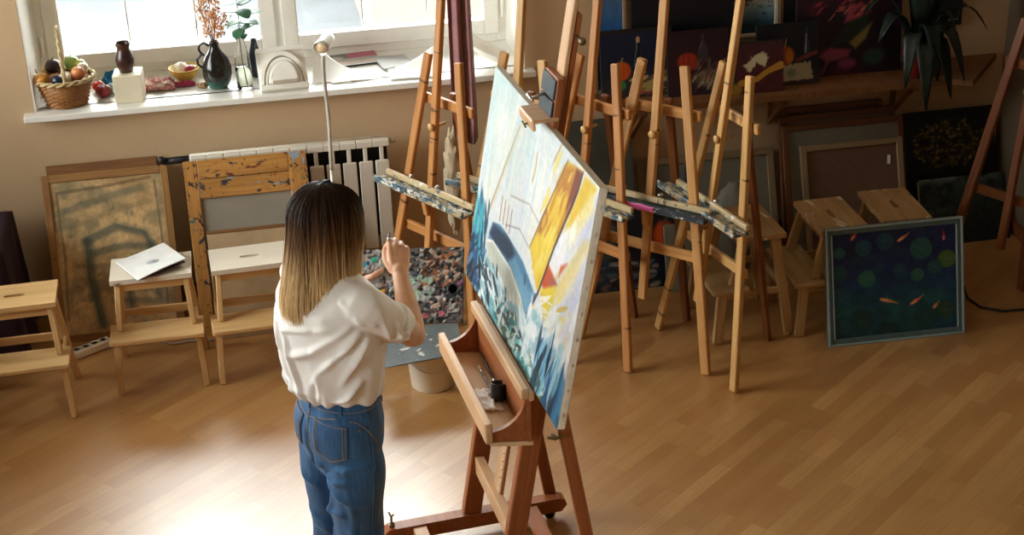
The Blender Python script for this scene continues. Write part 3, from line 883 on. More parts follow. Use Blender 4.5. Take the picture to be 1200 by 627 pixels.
kr = picture('koi_painting', 'blue-framed painting of koi and lily pads standing on the floor against the stools', 'painting', kx, ky, 0, kw, kh, ky + .135, a, kf, M['koi_frame'], .022, rz=-.025, mat=M['art'])
f = MB()
for sx in (-1, 1): f.beam((sx * (kw / 2 - .005), -.003, 0), (sx * (kw / 2 - .005), -.003, kh), .010, .008)
f.beam((-kw / 2 + .01, -.003, kh - .005), (kw / 2 - .01, -.003, kh - .005), .01, .008, (0, 0, 1)); f.beam((-kw / 2 + .01, -.003, .005), (kw / 2 - .01, -.003, .005), .01, .008, (0, 0, 1))
for sx in (-1, 1): f.beam((sx * (kw / 2 - kf + .003), -.002, kf), (sx * (kw / 2 - kf + .003), -.002, kh - kf), .006, .006)
f.build('raised_edge', plain('frame_pale_edge', '8fa3a4', .3, var=.08), kr)  # raised edges in a paler blue-grey than the frame

# ================================================================ shelf and what stands on it
t = thing('wall_shelf', 'long pine wall shelf carrying the leaning still-life paintings', 'shelf', (2.5, 7.15, .845))
MB().prism([(-.90, -.001), (.90 + .28, -.001), (.895, -.35), (.80, -.30), (-.90, -.30)], (0, 0, -.015), (1, 0, 0), (0, 1, 0), (0, 0, .03)).build('board', M['shelf'], t)
for x in (-.7, .0, .64):
    b_ = MB(); b_.beam((x, -.012, -.017), (x, -.012, -.24), .024, .02); b_.beam((x, -.02, -.225), (x, -.25, -.03), .024, .02, (1, 0, 0)); b_.beam((x, -.02, -.028), (x, -.28, -.028), .024, .02); b_.build('bracket', M['shelf'], t)
ZS = .861
a = Art(.13, .62, 40, '3e6a9a', 11).speck(.2, 8); a.wash('7fa0b8', 5, .55, .2, .6).vgrad([(0, '2f4f7a'), (.5, '2d62a0'), (.7, '4a6c94'), (1, '9aa6a4')]).speck(.15, 14)
picture('painting', 'narrow blue painting with a pale frame at the start of the shelf', 'painting', 1.69, 7.09, ZS, .16, .64, 7.122, a, .018, M['frame_pale'], .02)
a = Art(.5, .62, 30, '0d0f16', 12).speck(.3, 5)
picture('painting', 'big near-black canvas behind the pumpkin paintings on the shelf', 'painting', 2.0, 7.075, ZS, .42, .66, 7.115, a, edge=M['black_frame'])
a = Art(.34, .31, 100, '11182a', 13).speck(.3, 5).vgrad([(0, '3a2f28'), (.2, '28252c'), (.4, '111a30'), (1, '101a34')])
a.ell(.28, .42, .16, .15, 'c8561c', 0, 1, .2)
for k in (-.09, -.03, .04, .1): a.ell(.28 + k, .42, .03, .15, ['e07a2c', 'b04414'][k > 0], 0, .6, .6)
a.line([(.28, .54), (.31, .62)], .025, '7d7a4a').ell(.27, .2, .09, .08, '3f7a4a', 0, 1, .3, .2)
a.poly([(.47, .3), (.47, .62), (.51, .72), (.515, .86), (.555, .86), (.56, .72), (.60, .62), (.60, .3)], '0a0d14').line([(.535, .86), (.535, .90)], .05, 'b8946a').line([(.485, .45), (.49, .62), (.515, .73), (.52, .85)], .010, '8fa3b4', .85).line([(.585, .35), (.585, .6), (.56, .70)], .006, '5f7384', .8)
a.ell(.75, .2, .28, .10, 'a8925a', .3, 1, .4, .3).dabs(40, (.45, .06, 1, .4), .16, .04, .5, ['b09a5c', '8a6a3a', 'c8b888', '9a4a3c', '4c4a30'], .85)
picture('painting', 'still life of an orange pumpkin and a corked dark bottle on navy ground', 'painting', 1.80, 7.0, ZS, .35, .325, 7.052, a, edge=M['black_frame'])
a = Art(.3, .31, 90, '2a1018', 14).speck(.3, 5).vgrad([(0, '2e2028'), (.35, '331520'), (1, '241018')])
a.ell(.33, .52, .19, .16, '8e2a18', 0, 1, .2)
for k in (-.11, -.03, .07): a.ell(.33 + k, .52, .035, .15, 'b03c20', 0, .6, .6)
a.poly([(.50, .5), (.5, .72), (.55, .8), (.56, .93), (.6, .93), (.61, .8), (.66, .72), (.66, .5)], '3c3438', .9).line([(.53, .7), (.57, .82)], .01, '8a8488', .5)
a.ell(.68, .25, .26, .18, '7c7358', .2, .9, .5, .5).dabs(60, (.4, .06, 1, .5), .15, .035, 1.0, ['8c8464', '5c5a44', 'a89c78', '6a2c30', '3c4034'], .85)
picture('painting', 'maroon still life of a red pumpkin, bottle and pale dry leaves', 'painting', 2.085, 6.955, ZS, .30, .305, 7.005, a, edge=M['black_frame'])
# seascape hung on the wall
a = Art(.27, .40, 110, 'c9b9a4', 15)
a.vgrad([(0, '1e3a4e'), (.12, '345468'), (.3, '7d98a4'), (.42, 'b8b4ae'), (.62, 'd8b9a0'), (1, 'b8b8b4')]).speck(.12, 12)
a.wash('22384a', (9, 22), .56, .1, .6)
a.line([(.45, .40), (.7, .46), (.98, .50)], .045, '2a2c34', .8).dabs(40, (.4, .34, 1, .48), .07, .012, 1.4, ['2a2a30', '3c3a40', '505058'], .8)
a.poly([(.12, .33), (.3, .31), (.36, .35), (.2, .35)], '22262e').line([(.24, .35), (.26, .45)], .01, '22262e')
picture('painting', 'pale seascape with a small boat in a white mount, hung above the shelf', 'painting', 2.375, 7.135, 1.06, .305, .46, 7.143, a, .02, M['canvas_edge'], .012)
a = Art(.26, .24, 80, '5a1e26', 16).vgrad([(0, '4a1c20'), (.5, '4c1a22'), (1, '3c2024')]).speck(.2, 8)
a.poly([(0, 1), (.16, 1), (.12, .6), (.1, .1), (0, 0)], '16302a')
a.poly([(.25, .55), (.4, .72), (.62, .82), (.72, .72), (.66, .52), (.5, .6), (.36, .42)], 'c8c09a', 1, .03, .1)
a.line([(.2, .22), (.5, .28), (.7, .42), (.95, .52)], [.12, .10, .10, .14], 'b98a32', .95).ell(.1, .1, .15, .14, 'a07828', 0, .9, .4)
picture('painting', 'small wine-red painting with white leaf and yellow squash shapes', 'painting', 2.355, 6.905, ZS, .26, .245, 6.94, a, edge=M['black_frame'])
a = Art(.31, .30, 100, '0e0f16', 17).speck(.3, 5).vgrad([(0, '3a2a24'), (.12, '2a2022'), (.3, '101016'), (1, '0e0f16')])
a.ell(.45, .48, .17, .17, '9c4418', 0, 1, .2).ell(.52, .46, .08, .15, 'c0802a', 0, .8, .5)
for k in (-.1, -.04): a.ell(.45 + k, .48, .03, .16, '7c2c14', 0, .6, .6)
a.line([(.45, .62), (.47, .74)], .022, '8a7a50')
a.poly([(.76, .4), (.74, .6), (.78, .75), (.785, .92), (.81, .92), (.82, .75), (.86, .6), (.84, .4)], '2a3040').line([(.78, .5), (.79, .8)], .014, 'c8ccd8', .8)
a.poly([(.3, .06), (.28, .3), (.5, .34), (.85, .36), (.9, .08)], 'b0aa8a', .95, .02, .08).ell(.55, .2, .1, .09, '6a7868', 0, .7, .5).line([(.05, .35), (.2, .2), (.33, .02)], .06, 'c05a6a', .8)
a.line([(.65, .4), (.95, .5)], .06, '8a3a34', .8)
picture('painting', 'dark still life of a two-tone pumpkin, slim bottle and pale cloth', 'painting', 2.53, 6.965, ZS, .31, .30, 7.01, a, edge=M['black_frame'])
a = Art(.53, .56, 120, '2a0f1c', 18).speck(.3, 5).vgrad([(0, '2a1220'), (.12, '1a0e18'), (.5, '1c0c18'), (.8, '3a0f26'), (1, '3c0e28')])
a.wash('5a1a2c', 5, .62, .15, .7)
a.poly([(.3, .25), (.45, .42), (.7, .62), (.66, .4), (.55, .3)], '1c2a22', 1, .02).poly([(.5, .28), (.72, .45), (.66, .30), (.56, .22)], '8a7a44', .9, .03)
a.poly([(.45, .45), (.5, .62), (.66, .6), (.62, .5)], 'a04454', .85, .03).dabs(40, (.2, .5, .7, .8), .1, .025, .6, ['9a3a34', '6a2430', 'b06a4c', '4a1424'], .8)
a.poly([(.2, .18), (.32, .25), (.52, .22), (.5, .16), (.3, .12)], 'a04868', .8, .03).ell(.48, .1, .12, .07, '94406a', 0, .8, .5).ell(.74, .14, .14, .1, '2a4a44', 0, .8, .4).line([(.15, .03), (.15, .14)], .05, '7a3a5a', .8).line([(.25, .03), (.3, .14)], .03, '7a3a5a', .8)
picture('painting', 'large dark magenta still life with melon slices and draped cloth', 'painting', 2.86, 7.04, ZS, .53, .56, 7.10, a, edge=M['black_frame'])
a = Art(.3, .6, 30, '121318', 19).speck(.3, 5)
picture('painting', 'tall dark picture in a thin gilt frame between the seascape and the magenta still life', 'painting', 2.60, 7.105, ZS, .15, .70, 7.124, a, .02, M['gilt'], .016)
a = Art(.2, .3, 50, '1a2226', 20).speck(.3, 6); a.wash('56646a', 5, .58, .2, .6).line([(.0, .04), (1, .04)], .02, '9aa4a4')
picture('painting', 'small dark framed print hung on the wall behind the potted plant', 'painting', 3.35, 7.128, 1.03, .235, .36, 7.136, a, .018, M['black_frame'], .014)

# potted plant
M['leaf_dark'] = plain('dark_leaf', '15211a', .4, var=.25, scale=20)
M['pot_red'] = plain('red_pot', '7a2420', .45)
M['soil'] = plain('soil', '2a1e16', .95)
t = thing('potted_plant', 'potted plant with long dark drooping leaves at the end of the shelf', 'potted plant', (3.16, 6.94, ZS))
MB().lathe([(.045, 0), (.052, .002), (.068, .115), (.072, .118), (.072, .13), (.064, .13), (.062, .11), (0, .108)], n=24).build('pot', M['pot_red'], t)
MB().lathe([(.0, .108), (.062, .112), (.0, .118)], n=20).build('soil', M['soil'], t)


def leaf_mb(mb, base, az, reach, rise, drop, wid, nl=9, mi=0, fold=.3, twist=0):
    ca, sa = math.cos(az), math.sin(az)

    def fn(u, v):
        s = v
        rr = reach * (s ** .8); zz = rise * math.sin(min(1, s * 1.35) * PI / 2 * 1.0) - drop * s * s
        w_ = wid * (math.sin(PI * min(1, s * .92 + .06)) ** .8) * (1 - s * .15)
        x = (u - .5) * 2
        px = rr; py = x * w_
        return Vector((base[0] + ca * px - sa * py, base[1] + sa * px + ca * py, base[2] + zz + abs(x) * w_ * fold + twist * x * w_))
    mb.sheet(fn, 5, nl, .0015, mi)


for az, reach, rise, drop, wid in ((0.05, .36, .30, .22, .026), (-.5, .20, .32, .30, .03), (-1.2, .24, .20, .36, .035), (-1.75, .25, .22, .42, .036), (-2.2, .20, .25, .36, .034), (-2.8, .25, .30, .20, .03), (3.0, .26, .36, .15, .028), (-.9, .16, .38, .1, .03), (-1.9, .15, .40, .10, .032), (.4, .18, .40, .02, .03), (-2.5, .12, .44, .05, .03), (-1.45, .20, .30, .38, .04), (-1.0, .27, .26, .34, .034), (-.2, .2, .36, .12, .03), (2.6, .13, .42, .02, .028)):
    s = MB(); leaf_mb(s, (0, 0, .112), az, reach, rise, drop, wid * 1.45); s.build('leaf', M['leaf_dark'], t)

# ================================================================ grey sack, board behind the easels
M['grey_cloth'] = plain('grey_cloth', '77756c', .9, var=.15, scale=8)
tag(MB().blob((2.235, 6.80, .22), (.14, .10, .23), 22, fn=lambda d: 1 + .18 * noise.noise(d * 2.3) + .06 * noise.noise(d * 7)).build('cloth_bundle', M['grey_cloth']), 'crumpled grey cloth bundle on the floor in front of the pale framed canvas', 'cloth')
r = lean('board', 'pale greenish board standing between the easel legs beside the grey cloth bundle', 'board', 1.93, 6.62, 0, .16, .34, 6.70)
MB().beam((0, .006, 0), (0, .006, .33), .17, .012).build('panel', plain('pale_green_board', '8c8f80', .8, var=.12), r)
tag(MB().blob((2.02, 6.885, .29), (.05, .028, .28), 18, fn=lambda d: 1 + .2 * noise.noise(d * 2.9 + Vector((4, 1, 2)))).build('cloth_bundle', M['slate']), 'dark cloth bundle standing between the grey bundle and the pumpkin painting', 'cloth')

# ================================================================ window sill still life
Z = 1.0065
M['wicker'] = wood('wicker', 'a9743c', '7c4d24', .55)
M['wicker_pale'] = wood('wicker_pale', 'd8c49c', 'b09660', .55)
t = thing('wicker_basket', 'brown wicker basket of fruit with a tall handle at the sill end', 'basket', (-.832, 7.232, Z))


def weave(u, v):
    th = 2 * PI * u; row = int(v * 13.999); r0 = .088 + .040 * v
    r0 += .0045 * math.sin(th * 14 + (PI if row % 2 else 0)) * abs(math.sin(PI * v * 14)) + .002 * abs(math.sin(PI * v * 14))
    return Vector((r0 * math.cos(th), r0 * math.sin(th) * .92, .002 + .125 * v))


s = MB().grid(weave, 112, 57, close_u=True); s.lathe([(0, .004), (.084, .004)], n=40); s.lathe([(.084, .01), (.120, .12)], n=40); s.build('basket_body', M['wicker'], t)
s = MB()
for ph in (0, PI):
    s.tube([((.131 + .006 * math.cos(10 * a_ + ph)) * math.cos(a_), (.131 + .006 * math.cos(10 * a_ + ph)) * .92 * math.sin(a_), .129 + .006 * math.sin(10 * a_ + ph)) for a_ in [2 * PI * i / 120 for i in range(121)]], .0065, 7, cap=False)
s.build('rim', M['wicker_pale'], t)
s = MB()
for ph in (0, PI):
    s.tube([(.004 * math.cos(14 * b_ + ph) + .012 * math.cos(b_), -.118 * math.cos(b_), .125 + .235 * math.sin(b_) + .004 * math.sin(14 * b_ + ph)) for b_ in [PI * i / 60 for i in range(61)]], .006, 7)
s.build('handle', M['wicker_pale'], t)


def fruit(name, label, loc, r, col, stretch=(1, 1, 1), shape=None, stem=True, col2=None, rot=None, grp='fruit in the wicker basket', rough=.35, cat='fruit'):
    m_, nt_, b_ = newmat(name + '_skin')
    q = tnoise(nt_, gcoord(nt_, (1, 1, 1)), 18, 3)
    nt_.links.new(ramp(nt_, q, [(.35, col), (.65, col2 or tuple(x * .75 for x in lin(col)))]), b_.inputs['Base Color']); b_.inputs['Roughness'].default_value = rough
    t_ = thing(name, label, cat, loc, RN.random() * 6, grp)
    rot = rot or (0, 0, 0); t_.rotation_euler = (rot[0], rot[1], t_.rotation_euler[2])
    MB().blob((0, 0, r * stretch[2]), (r * stretch[0], r * stretch[1], r * stretch[2]), 14, fn=shape or (lambda d: 1 - .18 * max(0, d.z - .75) * 4 * .5)).build('flesh', m_, t_)
    if stem: MB().tube([(0, 0, r * stretch[2] * 1.78), (.002, .001, r * stretch[2] * 2.0), (.006, .002, r * stretch[2] * 2.22)], [.003, .0022, .0026], 6).build('stem', M['wicker'], t_)
    return t_


pear = lambda d: (1 - .35 * max(0, d.z)) * (1 + .05 * d.z)
fruit('plum', 'glossy dark purple fruit heaped high in the wicker basket', (-.875, 7.25, Z + 0.144), .036, '2c1018', (1.05, 1, .95))
fruit('pear', 'orange-yellow pear at the basket rim beside the white window reveal', (-.905, 7.185, Z + 0.103), .037, 'c87a34', (1, 1, 1.15), pear, col2='d8a03c', rot=(.3, -.5, 0))
fruit('green_apple', 'green apple behind the basket handle', (-.795, 7.30, Z + 0.137), .034, '7fae48', col2='a8c060')
fruit('lime', 'yellow-green fruit at the back rim of the wicker basket', (-.760, 7.285, Z + 0.135), .028, 'a3ad3e', col2='c8c058')
fruit('garlic', 'white garlic bulb beside the basket handle', (-.823, 7.215, Z + .098), .034, 'e4dcc8', (1, 1, .85), lambda d: 1 + .05 * math.sin(6 * math.atan2(d.y, d.x)), col2='efe8da')
fruit('peach', 'orange-pink peach in the basket just by the rim facing the white cube', (-.765, 7.215, Z + 0.116), .032, 'c8704a', col2='d89a5c')
fruit('prune', 'small blue-black plum at the front of the wicker basket', (-.850, 7.155, Z + 0.116), .026, '141a30', (1, 1.2, .95))
fruit('onion', 'pale yellow onion tucked at the back of the wicker basket', (-.900, 7.28, Z + 0.130), .030, 'd8b860', col2='c89a3c')
fruit('turnip', 'cream round fruit on the basket edge near the window', (-.745, 7.245, Z + 0.132), .027, 'e8dcc0', col2='f0e8d0')
pep = lambda d: 1 + .07 * math.cos(4 * math.atan2(d.y, d.x)) - .15 * max(0, d.z - .7)
fruit('tomato', 'bright orange-red tomato beside the basket on the sill', (-.697, 7.36, Z), .031, 'd83c1c', (1, 1, .85), pep, col2='c02a14', grp='red vegetables on the sill', cat='vegetable')
fruit('red_pepper', 'dark red pepper in front of the tomato on the sill', (-.672, 7.275, Z), .034, '8e1420', (1, 1, .9), pep, col2='701018', grp='red vegetables on the sill', cat='vegetable')

tag(MB().box((-.548, 7.225, Z + .065), (.128, .128, .13), rz=-.06, ch=.003).build('plaster_cube', plain('cube_white', 'd3c8ae', .7, var=.03)), 'white plaster cube carrying the small brown jug', 'plaster cube')
m, nt, b = newmat('dark_glaze'); q = tnoise(nt, gcoord(nt, (1, 1, 1)), 16, 4); nt.links.new(ramp(nt, q, [(.35, '2a1a16'), (.7, '5a3428')]), b.inputs['Base Color']); b.inputs['Roughness'].default_value = .28; M['glaze'] = m
t = thing('clay_jug', 'small dark brown clay jug on the white cube', 'jug', (-.552, 7.225, Z + .1305))
MB().lathe([(.026, 0), (.030, .003), (.040, .035), (.043, .06), (.036, .09), (.029, .103), (.029, .118), (.035, .136), (.034, .139), (.030, .137), (.025, .115), (.025, .10), (.032, .088), (.038, .06), (0, .02)], n=32).build('body', M['glaze'], t)

M['blue_cloth'] = plain('blue_cloth', '1f6f96', .9, var=.3, scale=12)
M['ltblue_cloth'] = plain('pale_blue_cloth', 'b9d4dc', .9, var=.1)


def rag(name, label, cat, x, y, sx, sy, h, mat, seed, n=30, group=None, zoff=0.004):
    def fn(u, v):
        e = min(1, 5 * min(u, 1 - u, v, 1 - v) + .25)
        q = noise.noise(Vector((u * 3.3 + seed, v * 3.3, seed))) + .5 * noise.noise(Vector((u * 8, v * 8 + seed, seed)))
        rr = 1 + .12 * noise.noise(Vector((u * 5, v * 5, seed + 9)))
        return Vector((x + (u - .5) * sx * rr, y + (v - .5) * sy * rr, Z + zoff + max(0, h * (.45 + .8 * q)) * e))
    return tag(MB().sheet(fn, n, n, .002).build(name, mat), label, cat, group)


rag('blue_scarf', 'crumpled blue cloth lying behind the white cube', 'cloth', -.615, 7.42, .16, .13, .07, M['blue_cloth'], 2.2)
rag('pale_scarf', 'pale blue crumpled cloth between the red pepper and the white cube', 'cloth', -.645, 7.33, .10, .05, .04, M['ltblue_cloth'], 5.7)
m, nt, b = newmat('pink_print'); q = tnoise(nt, gcoord(nt, (1, 1, 1)), 26, 3); nt.links.new(ramp(nt, q, [(.36, 'f0e2d8'), (.47, 'd8a8a0'), (.58, 'a8405a'), (.66, 'e0c8b0')]), b.inputs['Base Color']); b.inputs['Roughness'].default_value = .8; M['pink_print'] = m
rag('patterned_cloth', 'crumpled pink patterned cloth on the sill beside the yellow bowl', 'cloth', -.425, 7.345, .15, .13, .05, M['pink_print'], 8.1)
m, nt, b = newmat('crimson_cloth'); b.inputs['Base Color'].default_value = (*lin('b03a5c'), 1); b.inputs['Roughness'].default_value = .85
rag('crimson_napkin', 'crimson napkin under the yellow bowl', 'napkin', -.305, 7.335, .10, .045, .022, m, 3.9)
t = thing('yellow_bowl', 'yellow woven bowl holding fruit in the middle of the sill', 'bowl', (-.30, 7.42, Z + .004))
MB().lathe([(.03, 0), (.035, .002), (.058, .03), (.073, .055), (.076, .060), (.071, .060), (.055, .032), (0, .012)], n=36).build('body', plain('yellow_bowl', 'd8b450', .5, var=.15, scale=40), t)
fruit('garlic', 'white garlic head in the yellow bowl', (-.315, 7.43, Z + .028), .034, 'efe6d6', (1, 1, .85), lambda d: 1 + .05 * math.sin(6 * math.atan2(d.y, d.x)), col2='f4ecdc', grp='fruit in the yellow bowl')
fruit('radish', 'crimson radish in the yellow bowl', (-.275, 7.395, Z + .034), .024, 'b81c3c', col2='9a1430', grp='fruit in the yellow bowl')
fruit('dumpling_squash', 'pale pattypan squash in the yellow bowl', (-.265, 7.445, Z + .03), .024, 'e8d8b0', (1.1, 1.1, .7), lambda d: 1 + .06 * math.cos(8 * math.atan2(d.y, d.x)), col2='e0c890', grp='fruit in the yellow bowl')
tag(MB().blob((-.222, 7.285, Z + .014), (.028, .022, .016), 14, fn=lambda d: 1 + .12 * math.sin(9 * math.atan2(d.y, d.x)) * (1 - abs(d.z)) + .1 * d.x).build('seashell', plain('shell', 'a08058', .5, var=.45, scale=60)), 'small ribbed brown seashell in front of the dark vase', 'seashell')

m, nt, b = newmat('black_green_glaze'); sp = nt.nodes.new('ShaderNodeSeparateXYZ'); a_ = nt.nodes.new('ShaderNodeAttribute'); a_.attribute_name = 'gc'; nt.links.new(a_.outputs['Vector'], sp.inputs[0])
mr = node(nt, 'ShaderNodeMapRange'); mr.inputs[1].default_value = 0; mr.inputs[2].default_value = .07; nt.links.new(sp.outputs[2], mr.inputs[0])
nt.links.new(ramp(nt, mr.outputs[0], [(.4, '2f5a4c'), (.75, '1a1815')]), b.inputs['Base Color']); b.inputs['Roughness'].default_value = .16; M['glaze2'] = m
t = thing('ceramic_vase', 'dark green-black jug vase holding dried orange flowers', 'vase', (-.146, 7.265, Z))
MB().lathe([(.034, 0), (.042, .004), (.060, .035), (.068, .07), (.067, .105), (.055, .145), (.034, .175), (.022, .195), (.020, .212), (.025, .224), (.023, .226), (.016, .21), (.017, .19), (0, .15)], n=40).build('body', M['glaze2'], t)
s = MB(); s.tube([(-.024, 0, .205), (-.045, 0, .222), (-.068, 0, .212), (-.072, 0, .19), (-.062, 0, .172), (-.070, 0, .160), (-.085, 0, .145), (-.083, 0, .12), (-.066, 0, .105)], .006, 8); s.tube([(-.062, 0, .172), (-.052, 0, .160)], .006, 8); s.build('handle', M['glaze2'], t)
M['dry'] = plain('dried_flower', 'd29a6c', .8, var=.2, scale=60); M['dry2'] = plain('dried_flower_pale', 'deb490', .8, var=.2, scale=60); M['twig'] = plain('twig', '6a4a30', .8)
t = thing('dried_flowers', 'sprays of dried orange flowers standing in the dark vase', 'dried flowers', (-.146, 7.265, Z + .15))
for k, (dx, dy, h) in enumerate(((-.05, .02, .26), (.0, .0, .33), (-.03, .0, .30), (.03, .02, .28), (-.06, -.02, .36), (.015, -.02, .22), (-.02, .02, .40), (.06, -.01, .2))):
    top = Vector((dx, dy, h)); s = MB()
    s.tube([(dx * .02, dy * .02, .0), (dx * .15, dy * .2, .08), top * .6, top], .0016, 5)
    s.build('stalk', M['twig'], t)
    s = MB()
    for q in range(46):
        p_ = top * (.42 + .62 * RN.random()) + Vector((RN.gauss(0, .014), RN.gauss(0, .014), RN.gauss(0, .012)))
        if p_.z < .095: continue
        s.blob(p_, [RN.uniform(.003, .0065)] * 3, 4); s.tube([p_, p_ + Vector((-p_.x * .1, 0, -.02))], .0007, 4)
    tag(s.build('flower_head', M['dry'] if k % 2 else M['dry2'], t), kind='stuff')

t = thing('glass_bottle', 'clear glass bottle with water and a leafy green branch', 'bottle', (-.026, 7.225, Z))
MB().lathe([(.0, .0), (.033, 0), (.037, .006), (.038, .10), (.035, .15), (.024, .20), (.019, .225), (.021, .25), (.024, .258), (.0215, .258), (.0175, .235), (.0165, .225), (.0215, .198), (.0325, .148), (.0355, .10), (.0345, .010), (0, .008)], n=40).build('glass', M['bottle'], t)
MB().lathe([(0, .0085), (.0345, .0105), (.0352, .06), (.0352, .105), (0, .105)], n=40).build('water', M['water'], t)
M['leaf'] = plain('eucalyptus_leaf', '3d6a4a', .5, var=.25, scale=30); M['leaf2'] = plain('pale_leaf', '6f9a7c', .5, var=.2, scale=30)
t = thing('green_branch', 'branch of round green leaves standing in the glass bottle', 'branch', (-.026, 7.225, Z + .02))
st = [Vector(p_) for p_ in ((.008, 0, 0), (.0, .0, .12), (-.002, 0, .22), (.004, -.005, .30), (.004, .0, .38), (.0, .0, .46))]
MB().tube(st, [.002, .002, .002, .0018, .0015, .001], 6).build('stem', M['twig'], t)


def disc_leaf(base, d, r, mi):
    d = Vector(d).normalized(); q = d.cross(Vector((0, 0, 1))).normalized(); nn = q.cross(d)
    s = MB()

    def fn(u, v):
        s_ = v; w_ = r * .8 * math.sin(PI * min(1, .08 + .9 * s_)) ** .7
        return Vector(base) + d * (s_ * r * 2) + q * ((u - .5) * 2 * w_) + nn * (-.25 * r * s_ * s_ * 2 + .15 * w_ * abs(u - .5))
    s.sheet(fn, 7, 9, .001); s.build('leaf', mi, t)


for zz, az, el, rr in ((.245, -1.4, .0, .02), (.26, .4, .5, .028), (.28, 3.6, .3, .026), (.30, -.6, .2, .033), (.31, -2.4, .1, .030), (.33, .2, .3, .036), (.345, 2.9, .3, .03), (.36, -1.2, .0, .034), (.375, .8, .4, .03), (.39, -2.9, .2, .032), (.40, -.3, .3, .036), (.42, 2.2, .5, .03), (.43, -1.5, .4, .028), (.445, .6, .8, .026), (.455, -2.6, .9, .022), (.24, 1.9, -.3, .02), (.29, 1.3, .1, .026), (.27, -2.0, -.2, .028)):
    k = min(4, max(0, int((zz - .0) / .085))); p_ = st[-1] * max(0, (zz - .3) / .16) + st[3] * (1 - max(0, (zz - .3) / .16)) if zz >= .3 else st[2] * ((.3 - zz) / .08) + st[3] * (1 - (.3 - zz) / .08)
    p_ = Vector((p_.x, p_.y, zz)); disc_leaf(p_ + Vector((.010, 0, 0)), (math.cos(az) * math.cos(el), math.sin(az) * math.cos(el), math.sin(el)), rr * 1.35, M['leaf'] if RN.random() < .65 else M['leaf2'])
t = thing('slim_vase', 'slim blue-black vase just behind the glass bottle', 'vase', (.035, 7.38, Z))
MB().lathe([(.022, 0), (.028, .004), (.034, .05), (.032, .10), (.018, .15), (.012, .175), (.016, .185), (.012, .183), (0, .16)], n=28).build('body', plain('blue_black_glaze', '16242e', .2), t)

# plaster capital: slab with concentric arches
t = thing('plaster_capital', 'white plaster arch moulding leaning back on the sill', 'plaster cast', (.155, 7.135, Z + .001), .05, rx=-.62)
MB().box((0, .018, .105), (.225, .03, .21), ch=.003).build('slab', M['plaster'], t)
s = MB()
for r0, r1, d in ((.060, .072, .036), (.076, .087, .022), (.092, .106, .028)):
    P_ = [(r1 * math.cos(a_), r1 * 1.45 * math.sin(a_)) for a_ in [PI * i / 24 for i in range(25)]] + [(r0 * math.cos(a_), r0 * 1.45 * math.sin(a_)) for a_ in [PI * i / 24 for i in range(24, -1, -1)]]
    s.prism(P_, (0, .004, .03), (1, 0, 0), (0, 0, 1), (0, -d, 0))
s.box((0, -.012, .014), (.222, .034, .026), ch=.003); s.box((0, -.004, .198), (.222, .02, .02), ch=.003)
s.build('arch_moulding', M['plaster'], t)
FL = []
for i in range(61):
    a_ = PI * i / 60; q = 1 + .045 * abs(math.sin(a_ * 8)); FL.append((.056 * q * math.cos(a_), .080 * q * math.sin(a_)))
MB().prism(FL, (0, .004, .028), (1, 0, 0), (0, 0, 1), (0, -.085, 0)).build('column_stub', M['plaster'], t)


def curl(name, label, cat, x, y, rz, w_, h, fn2, mat, n=16):
    ca, sa = math.cos(rz), math.sin(rz)

    def fn(u, v):
        a_, b_, c_ = fn2(u, v); return Vector((x + ca * a_ - sa * b_, y + sa * a_ + ca * b_, Z + .003 + c_))
    return tag(MB().sheet(fn, n, n, .0012).build(name, mat), label, cat)


curl('paper_sheet', 'white curling sheet of paper standing up beside the plaster arch', 'paper', .375, 7.165, -.15, .2, .2, lambda u, v: ((u - .5) * .19, v * .20 + .02 * math.sin(u * PI), .155 * (1 - u) ** 2 * v ** 1.5 + .02 * (1 - v) * 0), M['paper'])
a = Art(.29, .17, 80, 'b9b2a8', 22).speck(.15, 10); a.poly([(.5, .55), (1, .55), (1, 1), (.5, 1)], 'b86a7c').poly([(0, .5), (.5, .55), (.5, 1), (0, .95)], '6c7474', .9, .02).ell(.3, .6, .18, .15, 'd8d4cc', 0, .9, .5, .4).poly([(0, 0), (1, 0), (1, .3), (0, .35)], 'd8c0b0', .8, .1)
t = thing('magazine', 'magazine page with a pink and grey picture lying on the sill', 'magazine', (.485, 7.40, Z + .0055), .10)
MB().box((0, .09, -.0005), (.29, .185, .008), ch=.001).build('pages', M['paper'], t)
ao = a.surface('cover_picture', M['art'], t, -.143, 0, 0); ao.rotation_euler = (-PI / 2, 0, 0); ao.location = (0, .005, .0045)
MB().box((.0, -.006, .0), (.27, .006, .006), ch=.001).build('spine', M['black_rubber'], t)
curl('paper_sheet', 'white paper lying flat on the sill in front of the magazine', 'paper', .475, 7.245, .06, .2, .2, lambda u, v: ((u - .5) * .22, (v - .5) * .15, .004 * math.sin(u * 4)), M['paper'])
curl('paper_sheet', 'thin grey-printed paper beside the magazine on the sill', 'paper', .69, 7.40, .2, .2, .2, lambda u, v: ((u - .5) * .16, (v - .5) * .20, .003 + .004 * math.sin(u * 4 + 1)), plain('grey_paper', 'c8c8c4', .7, var=.05))
curl('paper_sheet', 'white paper with an upturned corner behind the first easel', 'paper', .76, 7.215, -.05, .2, .2, lambda u, v: ((u - .5) * .23, (v - .5) * .17, .10 * (max(0, u + v - 1.1) / .9) ** 1.6 + .004), M['paper'])
curl('paper_strip', 'curved white strip of thick paper rolling over the sill before the window corner', 'paper', 1.10, 7.27, -.5, .2, .2, lambda u, v: (.19 * (u - .5) * 1.1, .11 * (v - .5), .005 + .10 * (1 - u) ** 1.5 + .05 * (2 * v - 1) ** 2 + .02 * math.sin(u * PI) * 0), plain('thick_paper', 'e8e4da', .6, var=.02))

